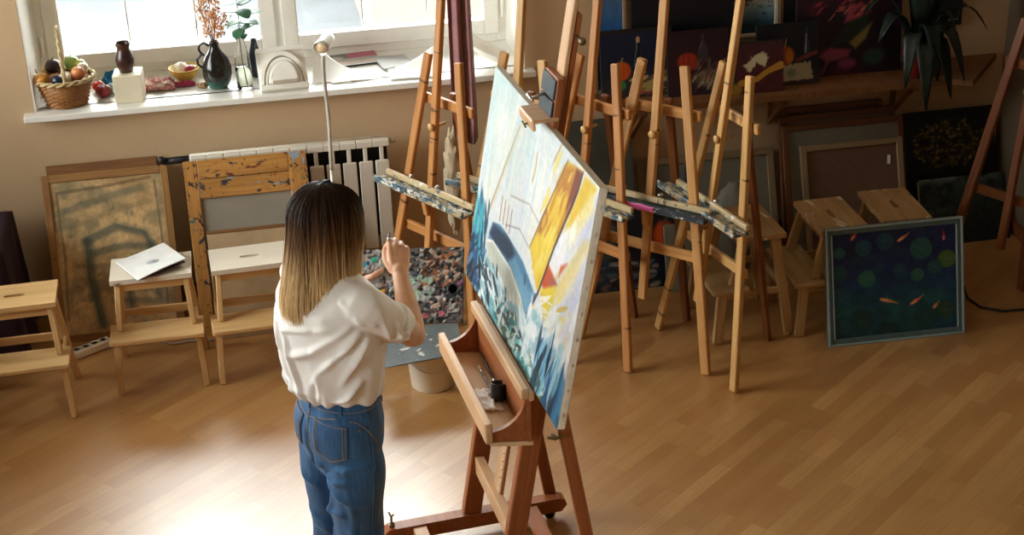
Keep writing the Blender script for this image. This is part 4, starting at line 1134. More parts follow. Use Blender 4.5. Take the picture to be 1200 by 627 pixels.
# ================================================================ gooseneck lamp, curtain, cloths
M['chrome'] = plain('satin_chrome', 'd6d6cc', .38, .55, .05)
t = thing('floor_lamp', 'slim gooseneck floor lamp with a small metal head in front of the window', 'floor lamp', (.315, 6.76, 0))
MB().lathe([(.10, 0), (.102, .006), (.095, .014), (.02, .02), (0, .02)], n=32).build('base', M['slate'], t)
MB().tube([(0, 0, .018), (0, 0, .55), (.002, 0, .75)], .009, 10).build('pole', M['chrome'], t)
P_ = [(.002 + .012 * math.sin(k / 24 * 5.5) * (k / 24) + .018 * (k / 24) ** 2, -.006 * math.sin(k / 3), .74 + .57 * k / 24) for k in range(25)]
MB().tube(P_, [.0085 + .0008 * (k % 2) for k in range(25)], 10).build('gooseneck', M['chrome'], t)
hd = Vector(P_[-1])
ax = Vector((-.45, -.75, -.25))
MB().lathe([(0, -.060), (.016, -.058), (.027, -.046), (.031, -.026), (.033, .024), (.036, .048), (.032, .049), (.028, .036), (0, .028)], hd + Vector((.01, .01, .025)), 24, axis=ax).build('lamp_head', M['chrome'], t)
MB().lathe([(0, .042), (.027, .041), (.027, .037), (0, .037)], hd + Vector((.01, .01, .025)), 20, axis=ax).build('bulb', plain('lamp_bulb', 'd8b890', .3), t)


def cur(u, v):
    z = .70 + v * 3.24
    w_ = .055 + .012 * v
    x = .955 + (u - .5) * 2 * w_ * (1 + .1 * math.sin(z * 3)) + .01 * math.sin(z * 1.7)
    return Vector((x, 6.975 + .028 * math.sin(u * PI * 4.2 + .5 * math.sin(z * 2)) + .006 * noise.noise(Vector((u * 4, z * 2, 1))), z + .05 * (u - .3) * (1 - v)))


tag(MB().sheet(cur, 60, 40, .003).build('curtain', M['fabric_purple']), 'mauve curtain gathered into narrow folds before the window', 'curtain')
tag(MB().blob((.885, 6.90, .575), (.042, .036, .25), 30, fn=lambda d: 1 + .30 * noise.noise(Vector((d.x * 1.5, d.y * 1.5, d.z * 5))) + .12 * noise.noise(Vector((d.x * 5, d.y * 5, d.z * 12)))).build('hanging_cloth', plain('oatmeal_cloth', 'bfae92', .9, var=.15, scale=20)), 'pale crumpled cloth hanging behind the easel with the blue-edged tray', 'cloth')

# dark draped table
t = thing('side_table', 'low table under the dark plum cloth in the corner past the stools', 'table', (-1.53, 6.83, 0))
MB().box((0, 0, .56), (.76, .46, .03), ch=.004).build('tabletop', M['easel_dark'], t)
for sx in (-1, 1):
    for sy in (-1, 1): MB().beam((sx * .34, sy * .19, 0), (sx * .34, sy * .19, .544), .045, .045).build('leg', M['easel_dark'], t)


def cloth(u, v):
    # u around the table edge, v from the centre of the top outwards and down
    th = 2 * PI * u; c, s_ = math.cos(th), math.sin(th)
    q = min(.385 / max(abs(c), 1e-6), .235 / max(abs(s_), 1e-6))
    ex, ey = c * q, s_ * q
    if v < .35:
        k = v / .35; return Vector((-1.53 + ex * k, 6.83 + ey * k, .581))
    k = (v - .35) / .65; fl = .012 + .05 * k * (.5 + .5 * math.sin(th * 11 + noise.noise(Vector((th, 0, 3))) * 2)) * (.4 if abs(s_) > .9 and s_ > 0 else 1)
    ey2 = ey + (s_ * fl if s_ < 0 else s_ * fl * .15)
    return Vector((-1.53 + ex + c * fl, 6.83 + ey2, .581 - .565 * k))


tag(MB().grid(cloth, 160, 40, close_u=True).build('tablecloth', M['fabric_dark']), 'dark plum cloth draped to the floor over the low table', 'tablecloth')

# booklet on the whitened stool
BK = thing('booklet', 'open booklet with a small grey drawing lying on the whitened stool', 'booklet', (-.507, 6.468, .5015), .44); BK.scale = (1.12, 1.12, 1.12); t = BK
a = Art(.205, .205, 70, 'e4e4e2', 23).speck(.04, 6); a.ell(.48, .42, .13, .10, '9aa0a8', 0, .8, .5, .4).ell(.55, .38, .09, .09, '6c7480', 0, .7, .5, .3).line([(.05, .9), (.6, .93)], .01, 'b8b8b8')


def pg(u, v): return Vector(((u - .5) * .205, (v - .5) * .21, .006 + .030 * (1 - v) * (u) + .022 * v * u ** 2 + .004 * math.sin(u * 3)))


s = MB().sheet(pg, 14, 12, .002); s.build('page', M['paper'], t)
ao = a.surface('drawing', M['art'], t, -.10, 0, 0)
me = ao.data
for v_ in me.vertices:
    u_, w_ = (v_.co.x + .10) / .205, v_.co.z / .205; q = pg(.01 + u_ * .98, .01 + w_ * .98); v_.co = q + Vector((0, 0, .0022))
MB().sheet(lambda u, v: Vector(((u - .5) * .2, (v - .5) * .203 + .002, .0012 + .020 * (1 - v) * u)), 8, 6, .002).build('under_sheet', plain('booklet_under_sheet', '3a2a20', .6), t)  # dark brown sheet lying under the page

# socket strip and cables
t = thing('power_strip', 'white power strip on the floor below the teal-streaked drawing board', 'power strip', (-.845, 6.685, .0), .55)
MB().box((0, 0, .021), (.20, .05, .04), ch=.006).build('housing', M['white_wood'], t)
for k in range(4): MB().lathe([(0, 0), (.017, .0), (.019, .002), (.016, .0025), (.014, -.0), (0, 0)], (-.066 + .044 * k, 0, .0415), 18).build('socket', M['rad'], t)
cb = plain('grey_cable', 'a8a49a', .5)
tag(MB().tube([Vector((-.76, 6.74, .025)), Vector((-.73, 6.70, .06)), Vector((-.71, 6.69, .12)), Vector((-.66, 6.70, .16)), Vector((-.60, 6.71, .15)), Vector((-.56, 6.70, .08)), Vector((-.54, 6.68, .02)), Vector((-.48, 6.665, .007)), Vector((-.40, 6.675, .007)), Vector((-.33, 6.66, .007)), Vector((-.28, 6.655, .007))], .005, 8).build('cable', cb), 'pale grey cable looping from the power strip behind the whitened stool', 'cable')
dk = plain('dark_cable', '1a1a1c', .5)
tag(MB().tube([Vector((3.22, 6.35, .006)), Vector((3.18, 6.22, .006)), Vector((3.2, 6.12, .006)), Vector((3.28, 6.06, .006)), Vector((3.4, 6.05, .006)), Vector((3.5, 6.10, .006))], .006, 8).build('cable', dk), 'thin dark cable curling over the floor beside the koi painting', 'cable')

# bucket and splashed sheet
t = thing('bucket', 'white plastic bucket standing under the splashed grey sheet', 'bucket', (.635, 6.035, 0))
MB().lathe([(.088, 0), (.091, .004), (.107, .185), (.113, .187), (.113, .198), (.107, .200), (.103, .19), (.087, .01), (0, .008)], n=40).build('body', plain('bucket_white', 'e0dacb', .4, var=.03), t)
s = MB(); s.tube([(.113 * math.cos(a_), -.113 * abs(math.sin(a_)) * .98 - .004, .188 - .075 * math.sin(a_)) for a_ in [PI * k / 24 for k in range(25)]], .0025, 6); s.build('handle', M['steel'], t)
a = Art(.38, .32, 90, '6a7478', 25).speck(.12, 8); a.wash('7d888a', 3, .5, .3, .5)
a.ell(.48, .18, .035, .08, 'e4e2da', .4, 1, .3, 1).ell(.27, .42, .09, .03, 'e4e2da', .1, 1, .3, .9).ell(.62, .55, .03, .02, 'e4e2da', 0, 1, .3, .6).ell(.7, .35, .04, .02, 'e4e2da', .5, 1, .3, .8).ell(.56, .72, .03, .02, 'e4e2da', 0, 1, .3, .6).ell(.45, .32, .05, .02, 'dcdad2', .8, 1, .3, .9).dabs(25, (.1, .05, .9, .8), .03, .015, .4, ['d8d8d0', 'b8bcba', '3c4448'], .8)
t = thing('splashed_sheet', 'grey sheet splashed with white paint lying across the bucket', 'sheet', (.60, 6.03, .2035), .13)
shp = lambda u, v: Vector(((u - .5) * .34 + (v - .5) * .06, (v - .5) * .30, 0))
MB().sheet(shp, 6, 6, .005).build('sheet', plain('grey_board', '6f797c', .5, var=.08), t)
ao = a.surface('splashes', M['art'], t, 0, 0, 0)
for v_ in ao.data.vertices:
    q = shp(v_.co.x / .38, v_.co.z / .32); v_.co = q + Vector((0, 0, .0032))

# ================================================================ studio easel
EX = thing('studio_easel', 'heavy beech studio easel holding the sailing canvas', 'easel', (.75, 4.67, 0), .0901)
nz = lambda z: -.115 + .175 * z
for sy in (-1, 1):
    y_ = sy * .245
    ro = MB().prism([(-.425, .035), (-.425, .08), (-.41, .092), (.235, .092), (.255, .085), (.262, .06), (.24, .035)], (0, y_ - .024, 0), (1, 0, 0), (0, 0, 1), (0, .048, 0)).build('base_rail', M['studio'], EX)
    for cx in (-.36, .20):
        s = MB(); s.lathe([(0, -.010), (.02, -.009), (.021, 0), (.02, .009), (0, .010)], (cx, y_, .0215), 20, axis=(0, 1, 0)); s.box((cx, y_, .034), (.03, .024, .012), ch=.002); s.build('caster', M['black_rubber'], ro)
    s = MB(); s.tube([(-.398, y_, .088), (-.398, y_, .135)], .0045, 8); s.lathe([(0, .092), (.011, .092), (.011, .104), (0, .104)], (-.398, y_, 0), 12); s.tube([(-.398, y_, .132), (-.405, y_ + .008, .150)], .004, 6); s.tube([(-.398, y_, .132), (-.391, y_ - .008, .146)], .004, 6); s.build('levelling_screw', M['brass'], ro)
    MB().beam((nz(.09), y_, .092), (nz(.86), y_, .86), .068, .036, (1, 0, 0), ch=.004).build('upright', M['studio'], EX)
    MB().beam((nz(.86) + .06, y_ + sy * .028, .80), (.215, y_ + sy * .028, .06), .045, .02, (1, 0, 0), ch=.003).build('back_strut', M['studio'], EX)
    s = MB(); wx = nz(.70) + .062; s.tube([(wx, y_ + sy * .036, .70), (wx, y_ + sy * .066, .70)], .007, 8); s.tube([(wx - .026, y_ + sy * .070, .712), (wx, y_ + sy * .062, .70), (wx + .026, y_ + sy * .070, .706)], .006, 6); s.build('wing_nut', M['brass'], EX)
MB().beam((-.30, -.22, .065), (-.30, .22, .065), .04, .05, (0, 0, 1)).build('cross_rail', M['studio_pale'], EX)
MB().beam((.12, -.22, .065), (.12, .22, .065), .04, .05, (0, 0, 1)).build('cross_rail', M['studio'], EX)
MB().beam((nz(.30), -.228, .30), (nz(.30), .228, .30), .07, .034, (0, 0, 1)).build('crossbar', M['studio_pale'], EX)
MB().beam((nz(.78) + .03, -.226, .78), (nz(.78) + .03, .226, .78), .06, .024, (0, 0, 1)).build('crossbar', M['studio'], EX)
# mast: toothed front rail + sliding rear board
mo = MB().beam((nz(.26) + .006, 0, .26), (nz(2.4) + .006, 0, 2.4), .016, .070, (1, 0, 0), ch=.003).build('mast', M['studio_pale'], EX)
MB().beam((nz(.8) + .025, .0, .8), (nz(2.02) + .025, .0, 2.02), .019, .060, (1, 0, 0), ch=.003).build('mast_back', M['studio'], EX)
for k in range(9):
    z = .30 + .032 * k; MB().lathe([(0, 0), (.005, .0), (.0055, .003), (0, .005)], (nz(z) - .001, -.018, z), 8, axis=(-1, 0, .17)).build('screw', M['steel'], mo)
s = MB(); s.tube([(nz(1.95) + .026, -.028, 1.95), (nz(1.95) + .026, -.080, 1.95)], .006, 8); s.lathe([(0, 0), (.012, .0), (.012, .012), (0, .014)], (nz(1.95) + .026, -.076, 1.95), 10, axis=(0, -1, 0)); s.build('thumbscrew', M['brass'], mo)
# upper clamp: a wide flat slide with a dark face and a lip gripping the canvas edge
cl = MB().beam((nz(1.69) - .016, 0, 1.66), (nz(1.83) - .016, 0, 1.83), .026, .135, (1, 0, 0), ch=.004).build('clamp_block', M['studio'], EX)
for z0, z1 in ((1.70, 1.757), (1.763, 1.826)):
    MB().beam((nz(z0) - .032, 0, z0), (nz(z1) - .032, 0, z1), .007, .130, (1, 0, 0), ch=.003).build('clamp_face', M['slate'], cl)
s = MB(); s.beam((nz(1.69) - .092, 0, 1.703), (nz(1.69) - .002, 0, 1.703), .150, .013, (0, 1, 0), ch=.005); s.beam((nz(1.69) - .088, 0, 1.709), (nz(1.66) - .080, 0, 1.672), .150, .012, (0, 1, 0), ch=.004); s.build('clamp_lip', M['studio_pale'], cl)
s = MB(); s.tube([(nz(1.76) - .03, .02, 1.76), (nz(1.76) - .085, .02, 1.752)], .005, 8); s.tube([(nz(1.76) - .08, .0, 1.748), (nz(1.76) - .086, .04, 1.757)], .005, 6); s.build('clamp_screw', M['steel'], cl)
s = MB(); s.tube([(nz(1.68) - .087, -.02, 1.684), (nz(1.68) - .102, -.02, 1.682)], .004, 8); s.tube([(nz(1.68) - .100, -.032, 1.676), (nz(1.68) - .104, -.008, 1.688)], .004, 6); s.build('clamp_screw', M['brass'], cl)
M['studio_lightest'] = wood('studio_beech_inside', 'ecd2ae', 'd8b68a', .45, grain=.7)
# tray with quarter-pipe trough
HL = .325
fz = lambda n_: .736 - .15 * (n_ + .150)
to = MB().prism([(-.150, fz(-.15) - .014), (-.150, fz(-.15)), (-.010, fz(-.01)), (-.010, fz(-.01) - .014)], (0, -HL, 0), (1, 0, 0), (0, 0, 1), (0, 2 * HL, 0)).build('tray', M['studio_lightest'], EX)
MB().beam((-.020, -HL, .795), (-.020, HL, .795), .016, .172, (1, 0, 0), ch=.002).build('back_panel', M['studio'], to)
for y0 in (-HL + .004, HL - .020):
    MB().prism([(-.142, fz(-.142) + .0005), (-.142, .772)] + [(-.142 + .112 * math.cos(a_), .884 + .112 * math.sin(a_)) for a_ in [-PI / 2 + PI / 2 * k / 16 for k in range(17)]] + [(-.0285, fz(-.0285) + .0005)], (0, y0, 0), (1, 0, 0), (0, 0, 1), (0, .016, 0)).build('end_panel', M['studio'], to)
MB().beam((-.154, -HL - .004, .770), (-.154, HL + .004, .770), .024, .075, (1, 0, 0), ch=.004).build('front_lip', M['studio_pale'], to)
s = MB(); s.beam((-.031, -HL - .004, .893), (-.031, HL + .004, .893), .026, .040, (1, 0, 0), ch=.004); s.beam((-.010, -HL - .004, .880), (-.010, HL + .004, .880), .018, .030, (1, 0, 0), ch=.003); s.build('back_lip', M['studio_pale'], to)
MB().beam((.013, -HL, .892), (.013, HL, .892), .026, .014, (1, 0, 0), ch=.002).build('canvas_ledge', M['studio'], to)

# things in the tray (local tray frame -> world)
RZ = Matrix.Rotation(.0901, 4, 'Z')


def ew(n_, y_, z_): return Vector((.75, 4.67, 0)) + RZ @ Vector((n_, y_, z_))


M['black_gloss'] = plain('black_plastic', '101216', .3)
t = thing('paint_cup', 'small black cup lying in the easel tray', 'cup', ew(-.050, -.055, .7245), .0901)
ax = Vector((.35, -.6, .75))
MB().lathe([(.0, 0), (.026, .0), (.028, .004), (.029, .055), (.031, .058), (.027, .058), (.025, .006), (0, .004)], (0, 0, .004), 28, axis=(.12, .22, 1)).build('body', M['black_gloss'], t)


def brush(name, label, tail, tip, tipcol, hand=('6d5a48',), r=.004, group=None):
    a_, b_ = Vector(tail), Vector(tip); d = (b_ - a_); L = d.length; d = d.normalized()
    t_ = thing(name, label, 'paintbrush', a_, 0, group)
    at = lambda s_: d * (L * s_)
    MB().tube([at(0), at(.15), at(.5), at(.72)], [r * .5, r * .8, r, r * .85], 10).build('handle', plain('brush_handle', hand[0], .35, var=.1), t_)
    MB().tube([at(.72), at(.86)], [r * .9, r * 1.1], 10).build('ferrule', M['steel'], t_)
    MB().tube([at(.86), at(.93), at(1)], [r * 1.1, r * 1.25, r * .2], 10).build('bristles', plain('brush_tip', tipcol, .7, var=.2), t_)
    return t_


brush('paintbrush', 'paintbrush with white-caked bristles lying in the easel tray', ew(-.058, -.02, .7285), ew(-.060, .185, .732), 'd8d4cc', ('4a4440',), .0038, 'brushes in the easel tray')
brush('paintbrush', 'long slim dark paintbrush leaning along the back of the easel tray', ew(-.034, .26, .745), ew(-.036, .015, .7275), '2a2a30', ('55504c',), .0035, 'brushes in the easel tray')


def ragt(u, v):
    q = noise.noise(Vector((u * 4, v * 4, 3))) + .5 * noise.noise(Vector((u * 9, v * 9, 5))); yy = -.125 + u * .15; xx = -.132 + v * .085
    return ew(xx + .008 * noise.noise(Vector((u * 5, v * 3, 1))), yy + .014 * noise.noise(Vector((u * 3, v * 5, 8))), fz(xx) + .003 + max(0, .012 * (.3 + q)) * (v < .75))


tag(MB().sheet(ragt, 26, 16, .0015).build('paint_rag', M['paper']), 'white rag crumpled in the easel tray beside the black cup', 'rag')

# ================================================================ the sailing canvas
CW, CH = 1.145, .79
cv = thing('canvas', 'large canvas of a sailing boat in rough sea on the studio easel', 'painting', (.75, 4.67, .9005), -1.4807, rx=-math.asin(.145 / .79))
# shift so the front face bottom lies at the easel origin
MB().box((0, .013, CH / 2), (CW, .026, CH), ch=.003).build('stretched_canvas', M['canvas_edge'], cv)
s = MB()
for k in range(9):
    s.box((CW / 2 + .0004, .013, .05 + k * .085), (.001, .006, .012), ch=.0003)
s.build('staples', M['steel'], cv)
a = Art(CW, CH, 380, 'd4e2e2', 31)
n1 = vnoise(a.U, a.V, (7, 2), 3, 2); n2 = vnoise(a.U, a.V, (10, 3), 8, 2); n3 = vnoise(a.U, a.V, 6, 5)
a.vgrad([(0, '9fc0c8'), (.2, 'c9d6d8'), (.45, 'd9dfe2'), (.7, 'd6e2e2'), (1, 'c2dadb')])
a.mix(np.clip((a.U - .25) * 1.5, 0, .8), 'dcdbe4')
a.mix(np.clip((n1 - .55) * 4, 0, 1) * .55, 'efe9d8').mix(np.clip((n2 - .58) * 4, 0, 1) * .5, 'b5cfdb').mix(np.clip((.40 - n1) * 4, 0, 1) * .5, 'bcd6d8').mix(np.clip((n3 - .58) * 6, 0, 1) * .5, 'eef0f0')
a.mix(np.clip((vnoise(a.U, a.V, (20, 4), 17) - .66) * 5, 0, 1) * .3 * (a.V > .3), 'e6d59a')
a.dabs(80, (0, .4, .7, 1), .22, .02, 1.5, ['e4e8e8', 'cfe0e4', 'e9e2c8', 'd8d8e6', 'c0d6de', 'eeeee6'], .5, .25)
a.dabs(60, (.8, .2, 1, .95), .2, .035, 1.1, ['ffffff', 'dcdcf0', 'f4ecc8', 'c9cfe8', 'f7e2a0'], .55, .3)
a.line([(.314, .884), (.242, .683), (.132, .369)], [.006, .009, .014], 'a88a5c', .8).line([(.33, .9), (.26, .7), (.15, .4)], .02, 'dcc9a0', .35)
a.line([(.50, .86), (.505, .80), (.495, .74)], .012, 'c0a060', .7)
# sails
a.poly([(.748, .967), (.87, .985), (.856, .902), (.752, .607), (.685, .366), (.655, .383), (.561, .492), (.637, .694)], 'dcb53c', 1, .01)
a.poly([(.723, .93), (.81, .975), (.81, .86), (.70, .80), (.69, .84)], 'b87a30', .9, .02).poly([(.645, .72), (.675, .665), (.638, .588), (.605, .581), (.615, .64)], 'a8692c', .95, .015)
a.poly([(.819, .976), (.87, .985), (.838, .82), (.80, .74), (.79, .80)], '7d3d34', .95, .012).poly([(.79, .80), (.80, .73), (.76, .63), (.755, .68)], 'b5792a', .8, .02)
a.poly([(.64, .60), (.70, .70), (.74, .62), (.70, .46), (.66, .46)], 'ecd358', .8, .03).poly([(.57, .50), (.62, .58), (.66, .45), (.66, .39)], 'e8c93e', .9, .02)
a.dabs(40, (.62, .45, .82, .95), .09, .02, 1.1, ['e8c848', 'c08a34', 'f0dc74', 'b8702c', 'e0b840'], .6, .3)
a.poly([(.891, .985), (.985, .985), (.835, .74), (.80, .70)], 'e6bc34', .95, .015).poly([(.95, .97), (.99, .9), (.9, .78), (.87, .78)], 'f2df94', .8, .03)
a.poly([(.80, .70), (.835, .74), (.85, .6), (.80, .52), (.74, .45), (.70, .38)], 'eceaf0', .9, .02)
a.poly([(.95, .749), (.985, .775), (.831, .446), (.78, .40)], 'e8c860', .8, .03)
a.poly([(.726, .525), (.822, .493), (.737, .405), (.702, .416)], 'c8502a', 1, .012).poly([(.76, .49), (.82, .493), (.77, .44)], '8c6a8a', .6, .02).poly([(.824, .575), (.87, .615), (.82, .525)], 'd0562a', .95, .012)
a.poly([(.696, .393), (.818, .488), (.813, .415), (.767, .30)], 'e8cc3a', .95, .012).dabs(20, (.68, .28, .9, .45), .09, .015, .5, ['f0d860', 'e8e6e0', 'd8b034', 'f6f2ea'], .7, .5)
a.line([(.87, .985), (.856, .902), (.752, .607), (.685, .366), (.62, .215)], [.008, .009, .01, .01, .012], '3a2e30', .95)
a.line([(.748, .967), (.637, .694), (.561, .492)], .006, '6a4a2c', .8).line([(.33, .58), (.5, .64), (.6, .62)], .004, '7d6a58', .6).line([(.32, .44), (.45, .50), (.56, .48)], .004, '5d5a58', .6)
for k in range(4): a.line([(.26 + .035 * k, .42), (.255 + .035 * k, .53)], .006, ['8c3a30', '5a3030', 'a8503c', '6b3c38'][k], .8)
# hull
a.poly([(.175, .287), (.195, .384), (.27, .415), (.347, .418), (.527, .403), (.67, .347), (.62, .215), (.515, .252), (.354, .297), (.203, .294)], '6a9cbc', 1, .006)
a.poly([(.182, .317), (.211, .38), (.361, .412), (.465, .397), (.40, .325), (.384, .316), (.224, .307)], '1d3550', 1, .02).poly([(.40, .41), (.527, .40), (.66, .345), (.60, .33), (.47, .36)], '4a7a9c', .9, .02)
a.poly([(.42, .31), (.6, .28), (.63, .24), (.52, .25)], '7fb0c4', .8, .03)
a.line([(.195, .384), (.27, .418), (.347, .42), (.527, .406), (.672, .348)], .009, 'dfe6e8', .9).line([(.67, .347), (.62, .215)], .012, '3a4c5c', .8)
a.poly([(.165, .271), (.226, .306), (.427, .302), (.549, .256), (.625, .19), (.497, .174), (.312, .177), (.211, .205)], 'cbcdbf', 1, .006)
a.poly([(.21, .28), (.42, .285), (.54, .245), (.5, .2), (.32, .21)], 'b4b8ae', .8, .05).line([(.165, .271), (.226, .304), (.427, .30), (.549, .254), (.621, .194)], .007, 'f2f0e8', .9)
a.line([(.56, .36), (.565, .33)], .012, '2c4658', .9)
# sea
sea = vnoise(a.U, a.V, (12, 9), 41); edge = .165 + .10 * (vnoise(a.U, a.V, (10, 2), 43) - .5) - .1 * np.clip((a.U - .15) / .3, 0, 1) * (a.U < .6) + .12 * np.clip((a.U - .62) / .2, 0, 1) - .22 * np.clip((a.U - .84) / .16, 0, 1)
sm = np.clip((edge - a.V) / .03, 0, 1)
seac = np.zeros_like(a.A) + hexc('5fa4b0')
a.mix(sm, '6aaab4')
s2 = vnoise(a.U, a.V, (22, 16), 47); s3 = vnoise(a.U, a.V, (30, 24), 51)
a.mix(sm * np.clip((s2 - .52) * 8, 0, 1), '1f3644').mix(sm * np.clip((s3 - .56) * 9, 0, 1), 'e4eef0').mix(sm * np.clip((.40 - s2) * 9, 0, 1), '4fb4b8')
a.poly([(-.02, .40), (.02, .42), (.09, .33), (.15, .20), (.05, .13), (-.02, .12)], '2f9ab0', .95, .02, .12).dabs(60, (0, .1, .16, .42), .10, .02, 1.8, ['1f6c90', '3bb0bc', '173a5c', '6cc4cc', '24507c'], .85, .3)
a.poly([(-.02, .20), (.04, .24), (.07, .14), (.17, .04), (.0, -.02)], '1e2c44', .95, .02, .12).dabs(40, (0, 0, .16, .24), .07, .02, 1.0, ['24466e', '141c30', '5f8ab0', '2c5c88'], .8, .6)
a.dabs(120, (.14, .02, .62, .20), .09, .022, -.5, ['dfeaee', 'b8d4dc', 'f4f6f4', '8fc0cc', '2a4250', '18262f'], .85, .7)
a.dabs(130, (.34, -.02, .86, .12), .07, .018, .6, ['58c2bf', '8ad4cf', '2f8a94', '1a2a34', 'dff0ee', '3f6a58'], .85, .8)
a.dabs(130, (.64, .08, .96, .27), .10, .03, .9, ['f4f6f6', 'dfe8ee', 'b9d6e0', 'e8eef2', '9cc8d0'], .8, .8)
a.dabs(60, (.75, .0, .97, .2), .16, .022, 1.3, ['3f93c8', '1f5a90', '7fc4e4', '172c44', 'a8dcf0', '24405c'], .85, .25)
a.poly([(.93, -.02), (1.0, -.02), (1.0, .2), (.97, .24)], '2f7cb0', .8, .02).poly([(.62, -.02), (.80, -.02), (.78, .05), (.70, .06)], '2c4a3c', .7, .03, .2)
for k in range(9): an = k * .7; a.line([(.70, .075), (.70 + .05 * math.cos(an), .075 + .07 * math.sin(an))], [.006, .002], 'dff2ea', .8)
a.speck(.05, 60)
a.A *= .90
a.surface('painted_surface', M['art_rough'], cv, -CW / 2, 0, -.0012)

# ================================================================ palette
PL = thing('palette', 'rectangular painter palette crusted with oil paint in the hand of the painter', 'palette', (.441, 4.769, 1.107))
PL.rotation_euler = (.897 - PI / 2, -.066, -.313)
pw, ph = .375, .255
HX, HZ = -.142, .032
a = Art(pw, ph, 230, '6d6a68', 61)
cols = ['22262e', '30363f', '444a52', '2a2f38', '7d6a70', 'a8968c', '90949a', 'c0c0bc', '4e4650', '686070', '1a1e26', '9a7468', '64788a', 'd0ccc4', '7a5450', '3c4654']
a.dabs(420, (0, 0, 1, 1), .085, .042, .3, cols, .9, 1.2).dabs(380, (0, 0, 1, 1), .045, .022, .3, cols + ['1a1c20', '23262c', 'd8d4cc'], .9, 1.2)
a.dabs(110, (0, .5, .45, 1), .08, .045, .1, ['b8b4ae', '9c9490', 'a8a8a6', 'c8bcb4', '8c9094'], .75, 1)
a.dabs(60, (.62, .5, .95, 1), .07, .035, .1, ['b87a54', 'd0a080', 'c8b09c', '9a5a3c', '4a3a34'], .85, 1)
a.dabs(36, (.45, .3, .72, .62), .09, .05, .1, ['a8c8b8', 'c0cccc', 'b0b8bc', '8fa8a4'], .85, 1)
for x, y, rx, ry, c in ((.10, .80, .035, .03, '2a8aa4'), (.19, .86, .04, .03, '3fb89c'), (.14, .82, .02, .02, '1c5a80'), (.17, .46, .055, .035, 'd0c040'), (.26, .42, .05, .03, 'e0a820'), (.22, .36, .035, .03, 'e0782c'), (.16, .33, .03, .035, 'd86a48'), (.52, .55, .055, .04, 'a8d4c0'), (.55, .36, .03, .03, 'd08a88'), (.66, .10, .03, .03, 'c86a80'), (.81, .12, .035, .035, 'd8748c'), (.9, .2, .03, .025, 'b8c4b8'), (.97, .5, .02, .05, 'b06a90'), (.76, .22, .05, .025, 'cdb8a4')):
    a.ell(x, y, rx, ry, c, a.rs.uniform(-1, 1), .95, .25, .5)
a.speck(.12, 50)


def holed(o, keep):
    bm = bmesh.new(); bm.from_mesh(o.data)
    bmesh.ops.delete(bm, geom=[f_ for f_ in bm.faces if not keep(f_.calc_center_median())], context='FACES')
    bm.to_mesh(o.data); bm.free()


inhole = lambda p_: ((p_.x - HX) / .021) ** 2 + ((p_.z - HZ) / .0155) ** 2 > 1
o = a.surface('paint_layer', M['art_rough'], PL, -pw / 2, -ph / 2, -.0035, relief=.009); holed(o, inhole)
s = MB().grid(lambda u, v: Vector(((u - .5) * pw, 0, (v - .5) * ph)), 120, 80, smooth=False)
o = s.build('board', M['easel_dark'], PL); holed(o, inhole)
bm = bmesh.new(); bm.from_mesh(o.data); bmesh.ops.solidify(bm, geom=bm.faces[:], thickness=.005); bmesh.ops.recalc_face_normals(bm, faces=bm.faces); bm.to_mesh(o.data); bm.free()
pm = PL.rotation_euler.to_matrix()
pworld = lambda x, y, z: Vector((.441, 4.769, 1.107)) + pm @ Vector((x, y, z))
t = thing('dipper_cup', 'small dark oil cup clipped to the palette', 'cup', pworld(.158, -.0085, -.02))
nrm = pm @ Vector((0, -1, 0))
MB().lathe([(0, 0), (.017, 0), (.0185, .003), (.0185, .022), (.020, .024), (.016, .024), (.015, .006), (0, .005)], (0, 0, 0), 24, axis=nrm).build('body', M['slate'], t)
MB().lathe([(0, .016), (.0155, .016)], (0, 0, 0), 20, axis=nrm).build('oil', M['black_gloss'], t)
# ================================================================ the painter
PX, PY_, PRZ = .175, 4.35, -PI / 3
person = thing('person', 'person with long ombre hair in white shirt and blue jeans painting with a brush', 'person', (PX, PY_, 0), PRZ)
PMI = (Matrix.Translation((PX, PY_, 0)) @ Matrix.Rotation(PRZ, 4, 'Z')).inverted()


def closed_tube(mb, pts, radii, n=16, flat=1.0):
    """rounded chain of circles, hemispherical ends"""
    pts = [Vector(p_) for p_ in pts]; P_ = []; Rr = []
    d0 = (pts[1] - pts[0]).normalized(); d1 = (pts[-1] - pts[-2]).normalized()
    for k in (1.45, 1.1, .6): P_.append(pts[0] - d0 * radii[0] * flat * math.sin(k)); Rr.append(radii[0] * math.cos(k))
    for i in range(len(pts)):
        P_.append(pts[i]); Rr.append(radii[i])
    for k in (.6, 1.1, 1.45): P_.append(pts[-1] + d1 * radii[-1] * flat * math.sin(k)); Rr.append(radii[-1] * math.cos(k))
    mb.tube(P_, Rr, n)


def sm(pts, radii, k=4):
    """Catmull-Rom resample of a radius chain"""
    P_ = [Vector(p_) for p_ in pts]; out = []; ro = []
    for i in range(len(P_) - 1):
        a0, b0, c0, d0 = P_[max(i - 1, 0)], P_[i], P_[i + 1], P_[min(i + 2, len(P_) - 1)]
        ra, rb, rc, rd = radii[max(i - 1, 0)], radii[i], radii[i + 1], radii[min(i + 2, len(P_) - 1)]
        for q in range(k):
            t_ = q / k
            f_ = lambda a_, b_, c_, d_: (b_ * 2 + (c_ - a_) * t_ + (a_ * 2 - b_ * 5 + c_ * 4 - d_) * t_ * t_ + (b_ * 3 - a_ - c_ * 3 + d_) * t_ ** 3) * .5
            out.append(f_(a0, b0, c0, d0)); ro.append(f_(ra, rb, rc, rd))
    return out + [P_[-1]], ro + [radii[-1]]


